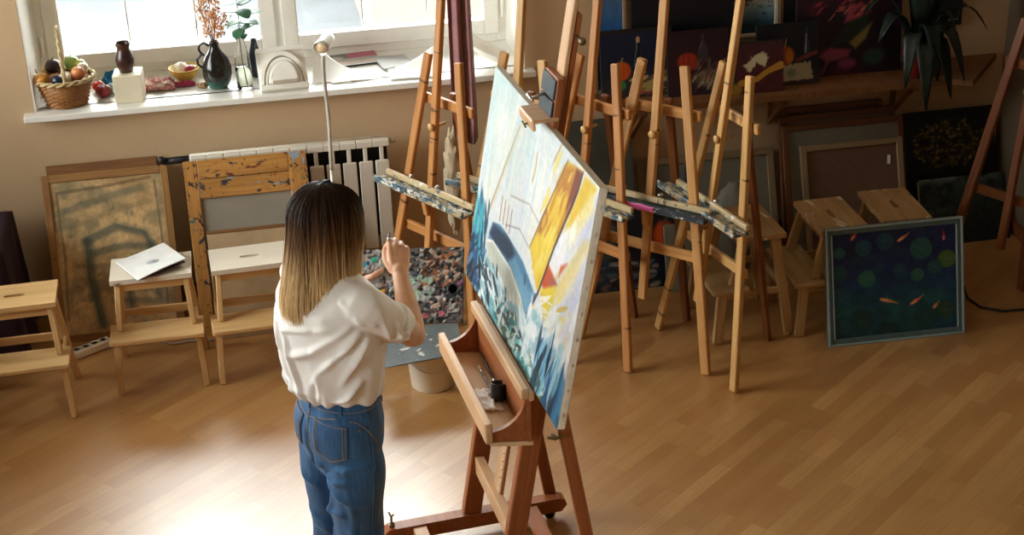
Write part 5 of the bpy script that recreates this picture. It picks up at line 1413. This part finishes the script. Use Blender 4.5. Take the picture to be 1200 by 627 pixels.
def rings(mb, R_, n=48, k=3):
    """loft of ellipses (z, cx, cy, a, b), closed at both ends"""
    pts = [(z, cx, cy, a_, b_) for z, cx, cy, a_, b_ in R_]
    f_ = []
    for i in range(len(pts) - 1):
        for q in range(k):
            t_ = q / k; t_ = t_ * t_ * (3 - 2 * t_) * .5 + t_ * .5
            f_.append([pts[i][j] * (1 - t_) + pts[i + 1][j] * t_ for j in range(5)])
    f_.append(pts[-1])
    vs = []; fs = []
    for z, cx, cy, a_, b_ in f_:
        for q in range(n):
            t_ = 2 * PI * q / n; vs.append((cx + a_ * math.cos(t_), cy + b_ * math.sin(t_), z))
    for i in range(len(f_) - 1):
        for q in range(n): fs.append((i * n + q, i * n + (q + 1) % n, (i + 1) * n + (q + 1) % n, (i + 1) * n + q))
    fs.append(tuple(range(n - 1, -1, -1))); fs.append(tuple((len(f_) - 1) * n + q for q in range(n)))
    mb.add(vs, fs, 0, True)


def fuse(mb, name, mat, voxel, parent, smooth=2, disp=None, passes=3, f=.5):
    """one continuous skin from overlapping closed volumes"""
    o = mb.build(name, mat, None, merge=False)
    md = o.modifiers.new('r', 'REMESH'); md.mode = 'VOXEL'; md.voxel_size = voxel; md.use_smooth_shade = True
    dg = bpy.context.evaluated_depsgraph_get(); dg.update()
    me = bpy.data.meshes.new_from_object(o.evaluated_get(dg)); me.name = name
    old = o.data; o.modifiers.clear(); o.data = me; bpy.data.meshes.remove(old)
    if not me.materials: me.materials.append(mat)
    n = len(me.vertices); co_ = np.empty(n * 3); me.vertices.foreach_get('co', co_); co_ = co_.reshape(-1, 3)
    e = np.empty(len(me.edges) * 2, dtype=np.int64); me.edges.foreach_get('vertices', e); e = e.reshape(-1, 2)
    deg = np.bincount(e.ravel(), minlength=n).astype(float)[:, None]; deg[deg == 0] = 1

    def lap(X):
        S = np.zeros_like(X); np.add.at(S, e[:, 0], X[e[:, 1]]); np.add.at(S, e[:, 1], X[e[:, 0]]); return S / deg
    for _ in range(smooth):
        co_ = co_ + f * (lap(co_) - co_); co_ = co_ - (f + .02) * (lap(co_) - co_) if _ % 2 else co_
    if disp:
        me.vertices.foreach_set('co', co_.ravel()); me.update()
        nr = np.empty(n * 3); me.vertices.foreach_get('normal', nr); nr = nr.reshape(-1, 3)
        for _ in range(3): nr = lap(nr)
        nr /= np.linalg.norm(nr, axis=1, keepdims=True) + 1e-9
        d = disp(co_, nr); co_ = co_ + nr * d[:, None]
        for _ in range(passes): co_ = co_ + .3 * (lap(co_) - co_)
    me.vertices.foreach_set('co', co_.ravel())
    g = me.attributes.new('gc', 'FLOAT_VECTOR', 'POINT'); g.data.foreach_set('vector', co_.astype(np.float32).ravel())
    me.polygons.foreach_set('use_smooth', [True] * len(me.polygons)); me.update()
    o.parent = parent
    return o


def folds(co_, segs):
    """sum of soft ridges along polylines: (points, width, height)"""
    d = np.zeros(len(co_))
    for pts, w_, h in segs:
        best = np.full(len(co_), 9.); tt = np.zeros(len(co_))
        m_ = len(pts) - 1
        for i in range(m_):
            a_, b_ = np.array(pts[i]), np.array(pts[i + 1]); ab = b_ - a_
            t_ = np.clip((co_ - a_) @ ab / (ab @ ab), 0, 1)
            r_ = np.linalg.norm(co_ - a_ - t_[:, None] * ab, axis=1)
            q = r_ < best; best = np.where(q, r_, best); tt = np.where(q, (i + t_) / m_, tt)
        d += h * np.exp(-(best / w_) ** 2) * np.sin(PI * np.clip(tt * .9 + .08, 0, 1)) ** .5
    return d


def nz3(co_, f_, seed):
    return np.array([noise.noise(Vector((p_[0] * f_[0] + seed, p_[1] * f_[1], p_[2] * f_[2] + seed))) for p_ in co_])


# skin
m, nt, b = newmat('skin'); q = tnoise(nt, gcoord(nt, (1, 1, 1)), 40, 3)
nt.links.new(ramp(nt, q, [(.3, 'd29e7c'), (.7, 'dcae8e')]), b.inputs['Base Color']); b.inputs['Roughness'].default_value = .5
b.inputs['Subsurface Weight'].default_value = .12; b.inputs['Subsurface Radius'].default_value = (.012, .005, .003); b.inputs['Subsurface Scale'].default_value = .4
M['skin'] = m
M['shirt'] = plain('white_cotton', 'f4f0ec', .85, var=.015, scale=120, sheen=.15)
m, nt, b = newmat('denim')
v = gcoord(nt, (1, 1, 1)); v2 = gcoord(nt, (420, 420, 420)); v3 = gcoord(nt, (90, 90, 9))
c = ramp(nt, tnoise(nt, v, 7, 4), [(.3, '1f4a78'), (.7, '2f6496')])
c = mixc(nt, ramp(nt, tnoise(nt, v3, 1, 3), [(.45, (0, 0, 0)), (.75, (.45, .45, .45))]), c, '4f80aa')
c = mixc(nt, ramp(nt, tnoise(nt, v2, 1, 1), [(.4, (0, 0, 0)), (.6, (.25, .25, .25))]), c, '1c3d63')
nt.links.new(c, b.inputs['Base Color']); b.inputs['Roughness'].default_value = .85; b.inputs['Sheen Weight'].default_value = .2
M['denim'] = m
M['stitch'] = plain('stitching', 'b8935e', .7)

# ---- body: one skin
SR, ELR, WR = Vector((.160, .0, 1.350)), Vector((.132, .190, 1.160)), Vector((-.026, .268, 1.288))
bd = MB()
rings(bd, [(.86, 0, -.01, .06, .05), (.90, 0, -.01, .135, .095), (1.02, 0, 0, .115, .085), (1.2, 0, -.005, .135, .095), (1.32, 0, -.01, .14, .080), (1.37, 0, -.015, .09, .055), (1.42, 0, -.012, .055, .05)], 28)
closed_tube(bd, [(0, -.018, 1.36), (0, -.008, 1.44), (0, .006, 1.50)], [.056, .050, .052])
bd.blob((0, .012, 1.560), (.075, .094, .104), 20)
bd.blob((0, .046, 1.505), (.056, .058, .062), 16)
bd.blob((0, .078, 1.466), (.024, .022, .018), 10)
closed_tube(bd, [(0, .100, 1.560), (0, .112, 1.535), (0, .121, 1.518)], [.009, .011, .0125], 10)
bd.blob((-.011, .110, 1.514), (.008, .010, .008), 8); bd.blob((.011, .110, 1.514), (.008, .010, .008), 8)
closed_tube(bd, [(-.017, .098, 1.489), (0, .105, 1.490), (.017, .098, 1.489)], [.005, .0068, .005], 8)
closed_tube(bd, [(-.014, .097, 1.480), (0, .103, 1.479), (.014, .097, 1.480)], [.005, .0065, .005], 8)
for sx in (-1, 1):
    closed_tube(bd, [(sx * .044, .082, 1.574), (sx * .029, .094, 1.579), (sx * .012, .099, 1.574)], [.006, .007, .006], 8)
    bd.blob((sx * .043, .074, 1.530), (.020, .018, .018), 10)
    bd.blob((sx * .074, .006, 1.546), (.009, .016, .029), 12)
    closed_tube(bd, *sm([(sx * .08, -.012, .92), (sx * .088, -.018, .78), (sx * .064, -.012, .50), (sx * .068, -.035, .34), (sx * .070, -.03, .10)], [.062, .070, .052, .050, .034]), n=16)
    closed_tube(bd, *sm([(sx * .07, -.055, .05), (sx * .07, -.02, .055), (sx * .075, .05, .04), (sx * .078, .12, .028)], [.030, .034, .034, .026]), n=12)
closed_tube(bd, *sm([SR, SR.lerp(ELR, .5) + Vector((.004, 0, -.008)), ELR], [.038, .041, .040]))
closed_tube(bd, *sm([ELR, ELR.lerp(WR, .3) + Vector((.004, .0, -.010)), ELR.lerp(WR, .7), WR], [.039, .0385, .030, .0245]))


def hand(base, h, nrm, th, curl, thumb, scale=1.0):
    """palm + four fingers + thumb; h finger direction, nrm back of hand, th towards the thumb"""
    s_ = scale
    at = lambda x, y, z: base + th * (x * s_) + h * (y * s_) + nrm * (z * s_)
    closed_tube(bd, [at(.0, -.012, 0), at(.0, .01, 0)], [.024 * s_, .026 * s_], 14)
    for x, y in ((.026, .078), (.009, .082), (-.009, .078), (-.025, .070)):
        closed_tube(bd, [at(x * .55, .008, -.002), at(x * .85, .045, 0), at(x, y, .0)], [.0155 * s_, .0135 * s_, .0115 * s_], 12)
    for (x, y), L_, cu, r_ in zip(((.026, .080), (.009, .085), (-.009, .081), (-.025, .072)), ((.040, .025, .020), (.044, .028, .021), (.041, .026, .020), (.032, .020, .018)), curl, (.0088, .0092, .0088, .0078)):
        p_ = at(x, y, .001); pts = [p_]; an = 0; sp = x * 1.4
        for seg, da in zip(L_, cu):
            an += da; d = h * math.cos(an) - nrm * math.sin(an) + th * (sp * math.cos(an)); p_ = p_ + d.normalized() * seg * s_; pts.append(p_)
        closed_tube(bd, *sm(pts, [r_ * 1.12 * s_, r_ * 1.02 * s_, r_ * .95 * s_, r_ * .78 * s_], 3), n=12)
    tp = [at(*q_) for q_ in thumb]
    closed_tube(bd, *sm(tp, [.0165 * s_, .0125 * s_, .0105 * s_, .0085 * s_], 3), n=12)
    return at


camd = Vector((.74, -.52, .43)).normalized()
h = Vector((-.44, .32, .84)).normalized(); nrm = (camd - h * camd.dot(h)).normalized(); th = h.cross(nrm)
if th.dot(Vector((.635, .772, 0))) > 0: th = -th
RH = hand(WR, h, nrm, th, ((.75, 1.15, .7), (1.0, 1.3, .8), (1.15, 1.35, .8), (1.25, 1.35, .8)),
          ((.020, .012, -.006), (.040, .044, -.014), (.041, .078, -.024), (.030, .098, -.030)))

# left arm, reaching behind the palette
PLM = Matrix.Translation((.441, 4.769, 1.107)) @ pm.to_4x4()
pl = lambda x, y, z: PMI @ (PLM @ Vector((x, y, z)))
SL, ELL = Vector((-.160, .0, 1.350)), Vector((-.255, .120, 1.105))
WL = pl(HX - .060, .062, HZ - .052)
closed_tube(bd, *sm([SL, SL.lerp(ELL, .5) + Vector((-.004, 0, -.008)), ELL], [.038, .041, .040]))
closed_tube(bd, *sm([ELL, ELL.lerp(WL, .3), ELL.lerp(WL, .7), WL], [.039, .038, .030, .0245]))
hl = (pl(.06, .052, .0) - pl(-.06, .058, -.055)).normalized(); nl = (pl(0, 1, 0) - pl(0, 0, 0)).normalized(); nl = (nl - hl * nl.dot(hl)).normalized(); tl = hl.cross(nl)
if tl.dot(pl(0, 0, 1) - pl(0, 0, 0)) < 0: tl = -tl
LH = hand(WL, hl, nl, tl, ((.10, .25, .2), (.12, .25, .2), (.15, .25, .2), (.2, .3, .2)), ((.018, .012, -.004), (.02, .02, -.01), (.022, .022, -.012), (.024, .024, -.014)))
closed_tube(bd, *sm([WL + hl * .030 + tl * .014, pl(HX - .010, .020, HZ - .006), pl(HX + .002, -.004, HZ + .000), pl(HX + .024, -.019, HZ + .002), pl(HX + .042, -.021, HZ + .012), pl(HX + .057, -.019, HZ + .023)], [.015, .0125, .0115, .0105, .0098, .0078], 3), n=12)
body = fuse(bd, 'body', M['skin'], .0036, person, smooth=2)
body['label'] = 'bare forearms, hands and face'
# eyes
for sx in (-1, 1):
    MB().blob((sx * .031, .0895, 1.557), (.0120, .0090, .0078), 12).build('eye', plain('eye_white', 'e8e4de', .2, var=.02), person)
    MB().blob((sx * .031, .0965, 1.557), (.0050, .0030, .0050), 10).build('iris', plain('iris_brown', '3a2a1c', .15), person)
M['nail'] = plain('nail', 'e4bca8', .3, var=.02)

# ---- jeans
j = MB()
rings(j, [(.70, 0, -.02, .09, .06), (.77, 0, -.02, .146, .100), (.84, 0, -.018, .163, .124), (.90, 0, -.016, .162, .126), (.96, 0, -.008, .150, .113), (1.02, 0, -.002, .139, .101), (1.028, 0, -.002, .136, .098)], 40)
for sx, kx in ((-1, -.070), (1, .062)):
    closed_tube(j, *sm([(sx * .080, -.018, .84), (sx * .082, -.022, .74), (kx * 1.05, -.022, .60), (kx, -.020, .48), (kx * 1.06, -.034, .30), (kx * 1.1, -.034, .14)], [.078, .090, .082, .078, .080, .083], 5), n=24)
JF = []
rsj = random.Random(4)
for sx in (-1, 1):
    for zz in (.50, .53, .46, .40, .34, .28, .22):
        a0 = rsj.uniform(-1.6, -.2); dz = rsj.uniform(-.04, .04)
        JF.append(([(sx * .065 + .085 * math.cos(a0 + q_), -.02 + .085 * math.sin(a0 + q_), zz + dz * q_) for q_ in (-.6, 0, .6, 1.1)], .014, rsj.uniform(.004, .008)))
JF += [([(.0, -.115, .80), (.05, -.13, .775), (.12, -.11, .785), (.16, -.04, .80)], .013, .006), ([(.02, -.10, .755), (.08, -.12, .735), (.14, -.08, .745)], .012, .006), ([(.03, -.10, .72), (.10, -.105, .68), (.15, -.06, .66)], .013, .005),
       ([(.05, -.10, .66), (.02, -.10, .58), (.0, -.09, .50)], .012, .006), ([(.12, -.08, .70), (.13, -.08, .60), (.12, -.085, .50)], .014, .004), ([(-.12, -.11, .79), (-.05, -.12, .77), (0, -.10, .78)], .013, .006), ([(-.13, -.08, .72), (-.08, -.11, .68), (-.03, -.09, .66)], .013, .005), ([(.10, -.10, .62), (.04, -.105, .60), (.0, -.08, .62)], .012, .005)]


def jdisp(c_, nr):
    d = 2.2 * folds(c_, JF) + .0035 * nz3(c_, (12, 12, 7), 3.1) + .0015 * nz3(c_, (30, 30, 18), 9.7)
    crack = np.exp(-((c_[:, 0]) / .010) ** 2) * (c_[:, 1] < -.05) * np.clip((.93 - c_[:, 2]) / .05, 0, 1) * (c_[:, 2] > .74)
    return d - .010 * crack


jeans = fuse(j, 'jeans', M['denim'], .0055, person, smooth=4, disp=jdisp, passes=1)


def bvh_of(o):
    me = o.data; return BVHTree.FromPolygons([v_.co.copy() for v_ in me.vertices], [tuple(p_.vertices) for p_ in me.polygons])


JB = bvh_of(jeans)


def onj(c_, al, z, off=.002, tree=None):
    d = Vector((math.cos(al), math.sin(al), 0)); o_ = Vector((c_[0], c_[1], z)) + d * .5
    hit, n_, _, _ = (tree or JB).ray_cast(o_, -d)
    if hit is None: hit = Vector((c_[0], c_[1], z)) + d * .12; n_ = d
    if n_.dot(d) < 0: n_ = -n_
    return hit + n_ * off


def pocket(sgn):
    al0 = math.atan2(-.112, .082 * sgn); cc = (0, 0)

    def pt(u, v, off=.0022):
        # u across, v down; pointed lower edge
        z = .952 - .030 * abs(u) * 0 - v * (.105 + .030 * (1 - abs(2 * u - 1))) - .012 * (u if sgn > 0 else 1 - u)
        wv = 1 - .12 * v
        return onj(cc, al0 + sgn * (u - .5) * .86 * wv, z, off)
    o = MB().sheet(lambda u, v: pt(u, v), 16, 16, .0022).build('pocket', M['denim'], jeans)
    s_ = MB()
    for k in (.06, .13):
        s_.tube([pt(k, .03 + .93 * q_ / 14, .0040) for q_ in range(15)] + [pt(k + (1 - 2 * k) * q_ / 14, .965 - .0, .0040) for q_ in range(1, 14)] + [pt(1 - k, .96 - .93 * q_ / 14, .0040) for q_ in range(15)], .0008, 5)
    s_.tube([pt(.04 + .92 * q_ / 12, .06, .0040) for q_ in range(13)], .0008, 5)
    s_.build('stitching', M['stitch'], o)


pocket(1); pocket(-1)
s = MB()
s.grid(lambda u, v: onj((0, 0), 2 * PI * u, .978 + .036 * v, .004), 72, 4, close_u=True)
wb = s.build('waistband', M['denim'], jeans)
s = MB()
for zz in (.981, 1.010): s.tube([onj((0, 0), 2 * PI * k / 80, zz, .0048) for k in range(81)], .0008, 5, cap=False)
s.build('stitching', M['stitch'], wb)
for al in (-1.57, -.62, -2.5, .5, 2.64):
    MB().sheet(lambda u, v: onj((0, 0), al + (u - .5) * .075, .972 + .05 * v, .006), 4, 6, .003).build('belt_loop', M['denim'], jeans)
for sx, kx in ((1, .062), (-1, -.070)):
    s = MB()
    side = [onj((sx * .02, -.012), 0 if sx > 0 else PI, .97 - k * .02, .0016) for k in range(10)] + [onj((kx, -.025), (0 if sx > 0 else PI), .77 - k * .025, .0016) for k in range(25)]
    s.tube(side, .0018, 6); s.build('side_seam', M['denim'], jeans)
    s = MB(); s.tube([onj((0, 0), (-.45 if sx > 0 else PI + .45) + k * sx * .06 * 1.0, .955 - .004 * k * k * .35, .003) for k in range(9)], .0010, 5); s.build('stitching', M['stitch'], jeans)
s = MB(); rv = onj((0, 0), -.30, .925, .003); s.blob(rv, (.0045, .0045, .0045), 8); s.build('rivet', M['brass'], jeans)
s = MB(); s.tube([onj((0, 0), -PI / 2, .968 - k * .014, .002) for k in range(12)], .0012, 5); s.build('stitching', M['stitch'], jeans)
s = MB(); s.tube([onj((0, 0), -PI / 2 + k * .06, .962 - .018 * (1 - abs(k) / 14) * 1.0 + .0, .002) for k in range(-14, 15)], .0012, 5); s.build('stitching', M['stitch'], jeans)
# shoes
M['shoe'] = plain('white_shoe', 'dcd8d0', .5)
for kx in (-.072, .066):
    s = MB(); closed_tube(s, *sm([(kx, -.075, .040), (kx, -.01, .046), (kx + .003, .07, .040), (kx + .005, .135, .032)], [.036, .040, .041, .030]), n=16)
    sh_ = fuse(s, 'shoe', M['shoe'], .006, person, smooth=2)
    for v_ in sh_.data.vertices: v_.co.z = max(.004, v_.co.z)

# ---- shirt
s = MB()
rings(s, [(.994, 0, -.004, .128, .096), (1.000, 0, -.004, .148, .112), (1.012, 0, -.006, .160, .124), (1.04, 0, -.010, .168, .133), (1.10, 0, -.012, .178, .140), (1.18, 0, -.014, .190, .146), (1.26, 0, -.016, .196, .148), (1.32, 0, -.018, .190, .138), (1.36, 0, -.018, .180, .106), (1.395, 0, -.016, .128, .080), (1.425, 0, -.014, .066, .060), (1.44, 0, -.012, .062, .056)], 64)
ud = (ELR - SR).normalized()
closed_tube(s, *sm([Vector((.105, -.012, 1.335)), SR + Vector((.004, -.004, -.012)), SR.lerp(ELR, .45) + Vector((.008, 0, -.012)), SR.lerp(ELR, .62)], [.060, .062, .060, .053], 5), n=28, flat=.4)
closed_tube(s, [SR.lerp(ELR, .50), SR.lerp(ELR, .72)], [.0575, .0555], 28, flat=.08)
closed_tube(s, *sm([Vector((-.105, -.012, 1.335)), SL + Vector((-.004, -.004, -.012)), SL.lerp(ELL, .45) + Vector((-.006, 0, -.008)), SL.lerp(ELL, .70)], [.060, .062, .060, .055], 5), n=28, flat=.4)
closed_tube(s, [SL.lerp(ELL, .62), SL.lerp(ELL, .83)], [.0625, .0605], 28, flat=.08)
FS = [
    # from the raised arm across the back
    ([(.20, -.06, 1.31), (.15, -.13, 1.25), (.08, -.16, 1.20), (.0, -.165, 1.17)], .017, .010),
    ([(.20, -.05, 1.27), (.16, -.11, 1.20), (.10, -.15, 1.13), (.05, -.155, 1.06)], .017, .011),
    ([(.19, -.02, 1.24), (.18, -.07, 1.16), (.15, -.11, 1.08), (.12, -.125, 1.02)], .016, .010),
    ([(.18, -.10, 1.30), (.10, -.155, 1.28), (.02, -.17, 1.265), (-.06, -.165, 1.24)], .013, .007),
    ([(.16, -.13, 1.225), (.11, -.155, 1.16), (.07, -.155, 1.09), (.05, -.145, 1.02)], .011, .008),
    # hanging folds to the waist
    ([(-.02, -.17, 1.24), (-.01, -.165, 1.15), (.0, -.155, 1.07), (.01, -.14, 1.01)], .017, .009),
    ([(-.09, -.15, 1.25), (-.07, -.155, 1.15), (-.05, -.15, 1.07), (-.03, -.135, 1.01)], .015, .008),
    ([(-.16, -.11, 1.27), (-.14, -.12, 1.16), (-.11, -.125, 1.07), (-.08, -.125, 1.01)], .016, .009),
    ([(-.19, -.05, 1.24), (-.175, -.07, 1.14), (-.15, -.085, 1.05), (-.12, -.10, 1.0)], .016, .009),
    ([(.17, -.04, 1.10), (.15, -.08, 1.05), (.11, -.11, 1.02)], .014, .008), ([(.09, -.14, 1.10), (.08, -.14, 1.05), (.06, -.13, 1.01)], .012, .008),
    ([(-.13, -.12, 1.06), (-.05, -.145, 1.045), (.03, -.15, 1.04)], .013, .006),
    # sleeve creases
    ([(.235, .02, 1.30), (.215, .05, 1.23), (.18, .06, 1.18)], .012, .007), ([(.225, .07, 1.27), (.205, .10, 1.20), (.17, .11, 1.15)], .011, .006), ([(.21, .11, 1.24), (.19, .13, 1.18), (.155, .14, 1.14)], .010, .006),
    ([(.20, -.06, 1.33), (.22, -.02, 1.27), (.20, .03, 1.21)], .012, .006), ([(.15, -.07, 1.37), (.19, -.04, 1.34), (.22, .0, 1.29)], .012, .005),
    # yoke seam
    ([(-.15, -.13, 1.325), (-.05, -.155, 1.315), (.05, -.155, 1.315), (.15, -.13, 1.325)], .004, .0035)]
axr = np.array(ud); pr = np.array(SR.lerp(ELR, .51))


def sdisp(c_, nr):
    low = np.clip((1.12 - c_[:, 2]) / .1, 0, 1)
    d = 2.9 * folds(c_, [(p_, w_ * .72, h_) for p_, w_, h_ in FS]) + .008 * nz3(c_, (9, 9, 4.5), 2.2) + .004 * nz3(c_, (26, 26, 12), 5.2)
    ang = np.arctan2(c_[:, 1] + .01, c_[:, 0])
    d += low * .005 * np.sin(ang * 13 + 2 * nz3(c_, (6, 6, 6), 7.7))
    # rolled cuff line
    for P0, ax_ in ((pr, axr), (np.array(SL.lerp(ELL, .63)), np.array((ELL - SL).normalized()))):
        t_ = (c_ - P0) @ ax_; rad = np.linalg.norm(c_ - P0 - t_[:, None] * ax_, axis=1)
        d -= .006 * np.exp(-(t_ / .004) ** 2) * (rad < .09)
        d += .004 * ((t_ > .004) & (rad < .09))
    return d


shirt = fuse(s, 'shirt', M['shirt'], .006, person, smooth=6, disp=sdisp, passes=1)
# uneven hem: the blouse sags over the waistband more behind
for v_ in shirt.data.vertices:
    if v_.co.z < 1.06:
        k = (1.06 - v_.co.z) / .066; a_ = math.atan2(v_.co.y, v_.co.x)
        v_.co.z -= k * (.010 * math.sin(a_ * 2 + .6) + .002 * math.sin(a_ * 5 + 1) + .022 * max(0, math.cos(a_ + 1.75)) ** 2)
# collar
col = MB().sheet(lambda u, v: Vector((math.cos(2 * PI * u) * (.066 + .012 * v), -.012 + math.sin(2 * PI * u) * (.060 + .012 * v), 1.445 - .035 * v + .012 * math.sin(2 * PI * u))), 40, 6, .003)
col.build('collar', M['shirt'], shirt)

# ---- hair: under-volume and strands
HROOT, HMID, HEND = np.array(lin('2a1910')), np.array(lin('7a5430')), np.array(lin('e8c48e'))
rsn = np.random.RandomState(3)


def hair_shell(ph, z, lift=0.0):
    """radius of the hair surface at azimuth ph (0 = face side) and height z"""
    back = .5 - .5 * math.cos(ph)
    rx, ryb, ryf = .092, .114, .119
    if z > 1.56:
        k = max(0, 1 - ((z - 1.56) / .118) ** 2.5) ** .46
    else:
        k = 1 + .34 * min(1, (1.56 - z) / .22) ** 1.1 * (1.15 * back - .15) - .30 * (1 - back) * min(1, max(0, (1.50 - z) / .15)) - .12 * max(0, (1.35 - z) / .1)
    s_, c_ = math.sin(ph), math.cos(ph)
    ry = ryb if c_ < 0 else ryf
    r_ = 1 / math.sqrt((s_ / rx) ** 2 + (c_ / ry) ** 2)
    return (r_ * k + lift)


def hair_pt(ph, z, lift=0.0):
    r_ = hair_shell(ph, z, lift)
    return Vector((r_ * math.sin(ph), r_ * math.cos(ph) * 1.0 - .004 - .03 * max(0, (1.56 - z)) * (1 if abs(ph) > 1.6 else .2), z))


def bottom(ph):
    a_ = abs(ph); return 1.335 - .050 * max(0, math.cos(a_ - 2.6)) ** 2 + .03 * max(0, 1.2 - a_) - .012 * (ph < 0) * (a_ > 1.8)


hv = []; hf = []; hc = []
# under-volume (opening at the face)
nu, nv = 64, 34
for j_ in range(nv):
    for i in range(nu):
        ph = .46 + (2 * PI - 1.16) * i / (nu - 1); ph = ph if ph <= PI else ph - 2 * PI
        zb = bottom(ph) + .035; t_ = j_ / (nv - 1)
        zt = 1.678
        z = zt - (zt - zb) * (t_ ** 1.7 if t_ < .5 else .3078 + (t_ - .5) * 2 * (1 - .3078))
        hv.append(hair_pt(ph, z, -.006)); w_ = min(1, max(0, (1.60 - z) / .28))
        hc.append(HROOT * .8 * (1 - w_) + HMID * w_)
for j_ in range(nv - 1):
    for i in range(nu - 1): hf.append((j_ * nu + i, j_ * nu + i + 1, (j_ + 1) * nu + i + 1, (j_ + 1) * nu + i))
NS = 6000
for k in range(NS):
    ph = rsn.uniform(.38, 2 * PI - .62); ph = ph if ph <= PI else ph - 2 * PI
    clump = noise.noise(Vector((ph * 6.0, 1.7, 0))) ; clump2 = noise.noise(Vector((ph * 17.0, 4.2, 0))); clump3 = noise.noise(Vector((ph * 41.0, 8.8, 0)))
    zt = 1.677 - .012 * rsn.rand() if rsn.rand() < .5 else 1.677 - rsn.rand() ** 1.5 * .14
    zb = bottom(ph) + rsn.normal(0, .016) + .022 * clump2 + .02 * clump3 + (rsn.rand() < .15) * rsn.uniform(0, .05)
    lift = rsn.uniform(-.008, .004) + .011 * clump + .009 * clump2 + .005 * clump3
    drift = rsn.normal(0, .10); n_ = 13; w0 = rsn.uniform(.0007, .0013)
    flick = rsn.uniform(-.03, .09); wave = rsn.uniform(0, 6.28); tint = rsn.uniform(.5, 1.4) * (1 + .35 * clump3); golden = np.clip(rsn.normal(0, .07) + .12 * clump2 + .08 * clump3, -.22, .22)
    base = len(hv)
    for q_ in range(n_):
        t_ = q_ / (n_ - 1); z = zt - (zt - zb) * (t_ ** 1.5)
        pc = ph + drift * t_ + .10 * clump2 * t_ + .06 * clump3 * t_ + .015 * math.sin(wave + t_ * 5)
        # strands gather towards the crown parting
        p_ = hair_pt(pc, z, lift + flick * max(0, t_ - .6) ** 2)
        w_ = w0 * (1 - .55 * t_ ** 4)
        rad = Vector((math.sin(pc), math.cos(pc), .2)).normalized(); tan = Vector((math.cos(pc), -math.sin(pc), 0))
        for d in (tan * w_, rad * w_ * .9, -tan * w_): hv.append(p_ + d)
        f_ = np.clip((1.600 - z) / .21 + golden * 1.6, 0, 1)
        cc = (HROOT * (1 - f_ * 2) + HMID * f_ * 2) if f_ < .5 else (HMID * (2 - 2 * f_) + HEND * (2 * f_ - 1))
        hc += [cc * tint] * 3
    for q_ in range(n_ - 1):
        a_ = base + q_ * 3
        hf += [(a_, a_ + 1, a_ + 4, a_ + 3), (a_ + 1, a_ + 2, a_ + 5, a_ + 4)]
me = bpy.data.meshes.new('hair'); me.from_pydata([tuple(p_) for p_ in hv], [], hf)
ca = me.attributes.new('paint', 'FLOAT_COLOR', 'POINT'); ca.data.foreach_set('color', np.concatenate([np.clip(np.array(hc), 0, 1), np.ones((len(hc), 1))], 1).astype(np.float32).ravel())
me.polygons.foreach_set('use_smooth', [True] * len(me.polygons))
m = attrmat('hair_strands', .5, 0, .18); me.materials.append(m)
o = bpy.data.objects.new('hair', me); COL.objects.link(o); o.parent = person; o['label'] = 'straight hair, dark roots fading to blond ends'

# ---- the brush in the right hand
gp = RH(.034, .088, -.030); PM = PMI.inverted()
bdv = (Vector((0, 0, 1)) * .85 + Vector((.635, .772, 0)) * .18 + camd * .30).normalized()
tipw = PM @ (gp - bdv * .085); tailw = PM @ (gp + bdv * .062)
brush('paintbrush', 'paintbrush with a grey handle held upright in the painter\'s raised hand', tipw, tailw, '8a8680', ('8d8580',), .0042)
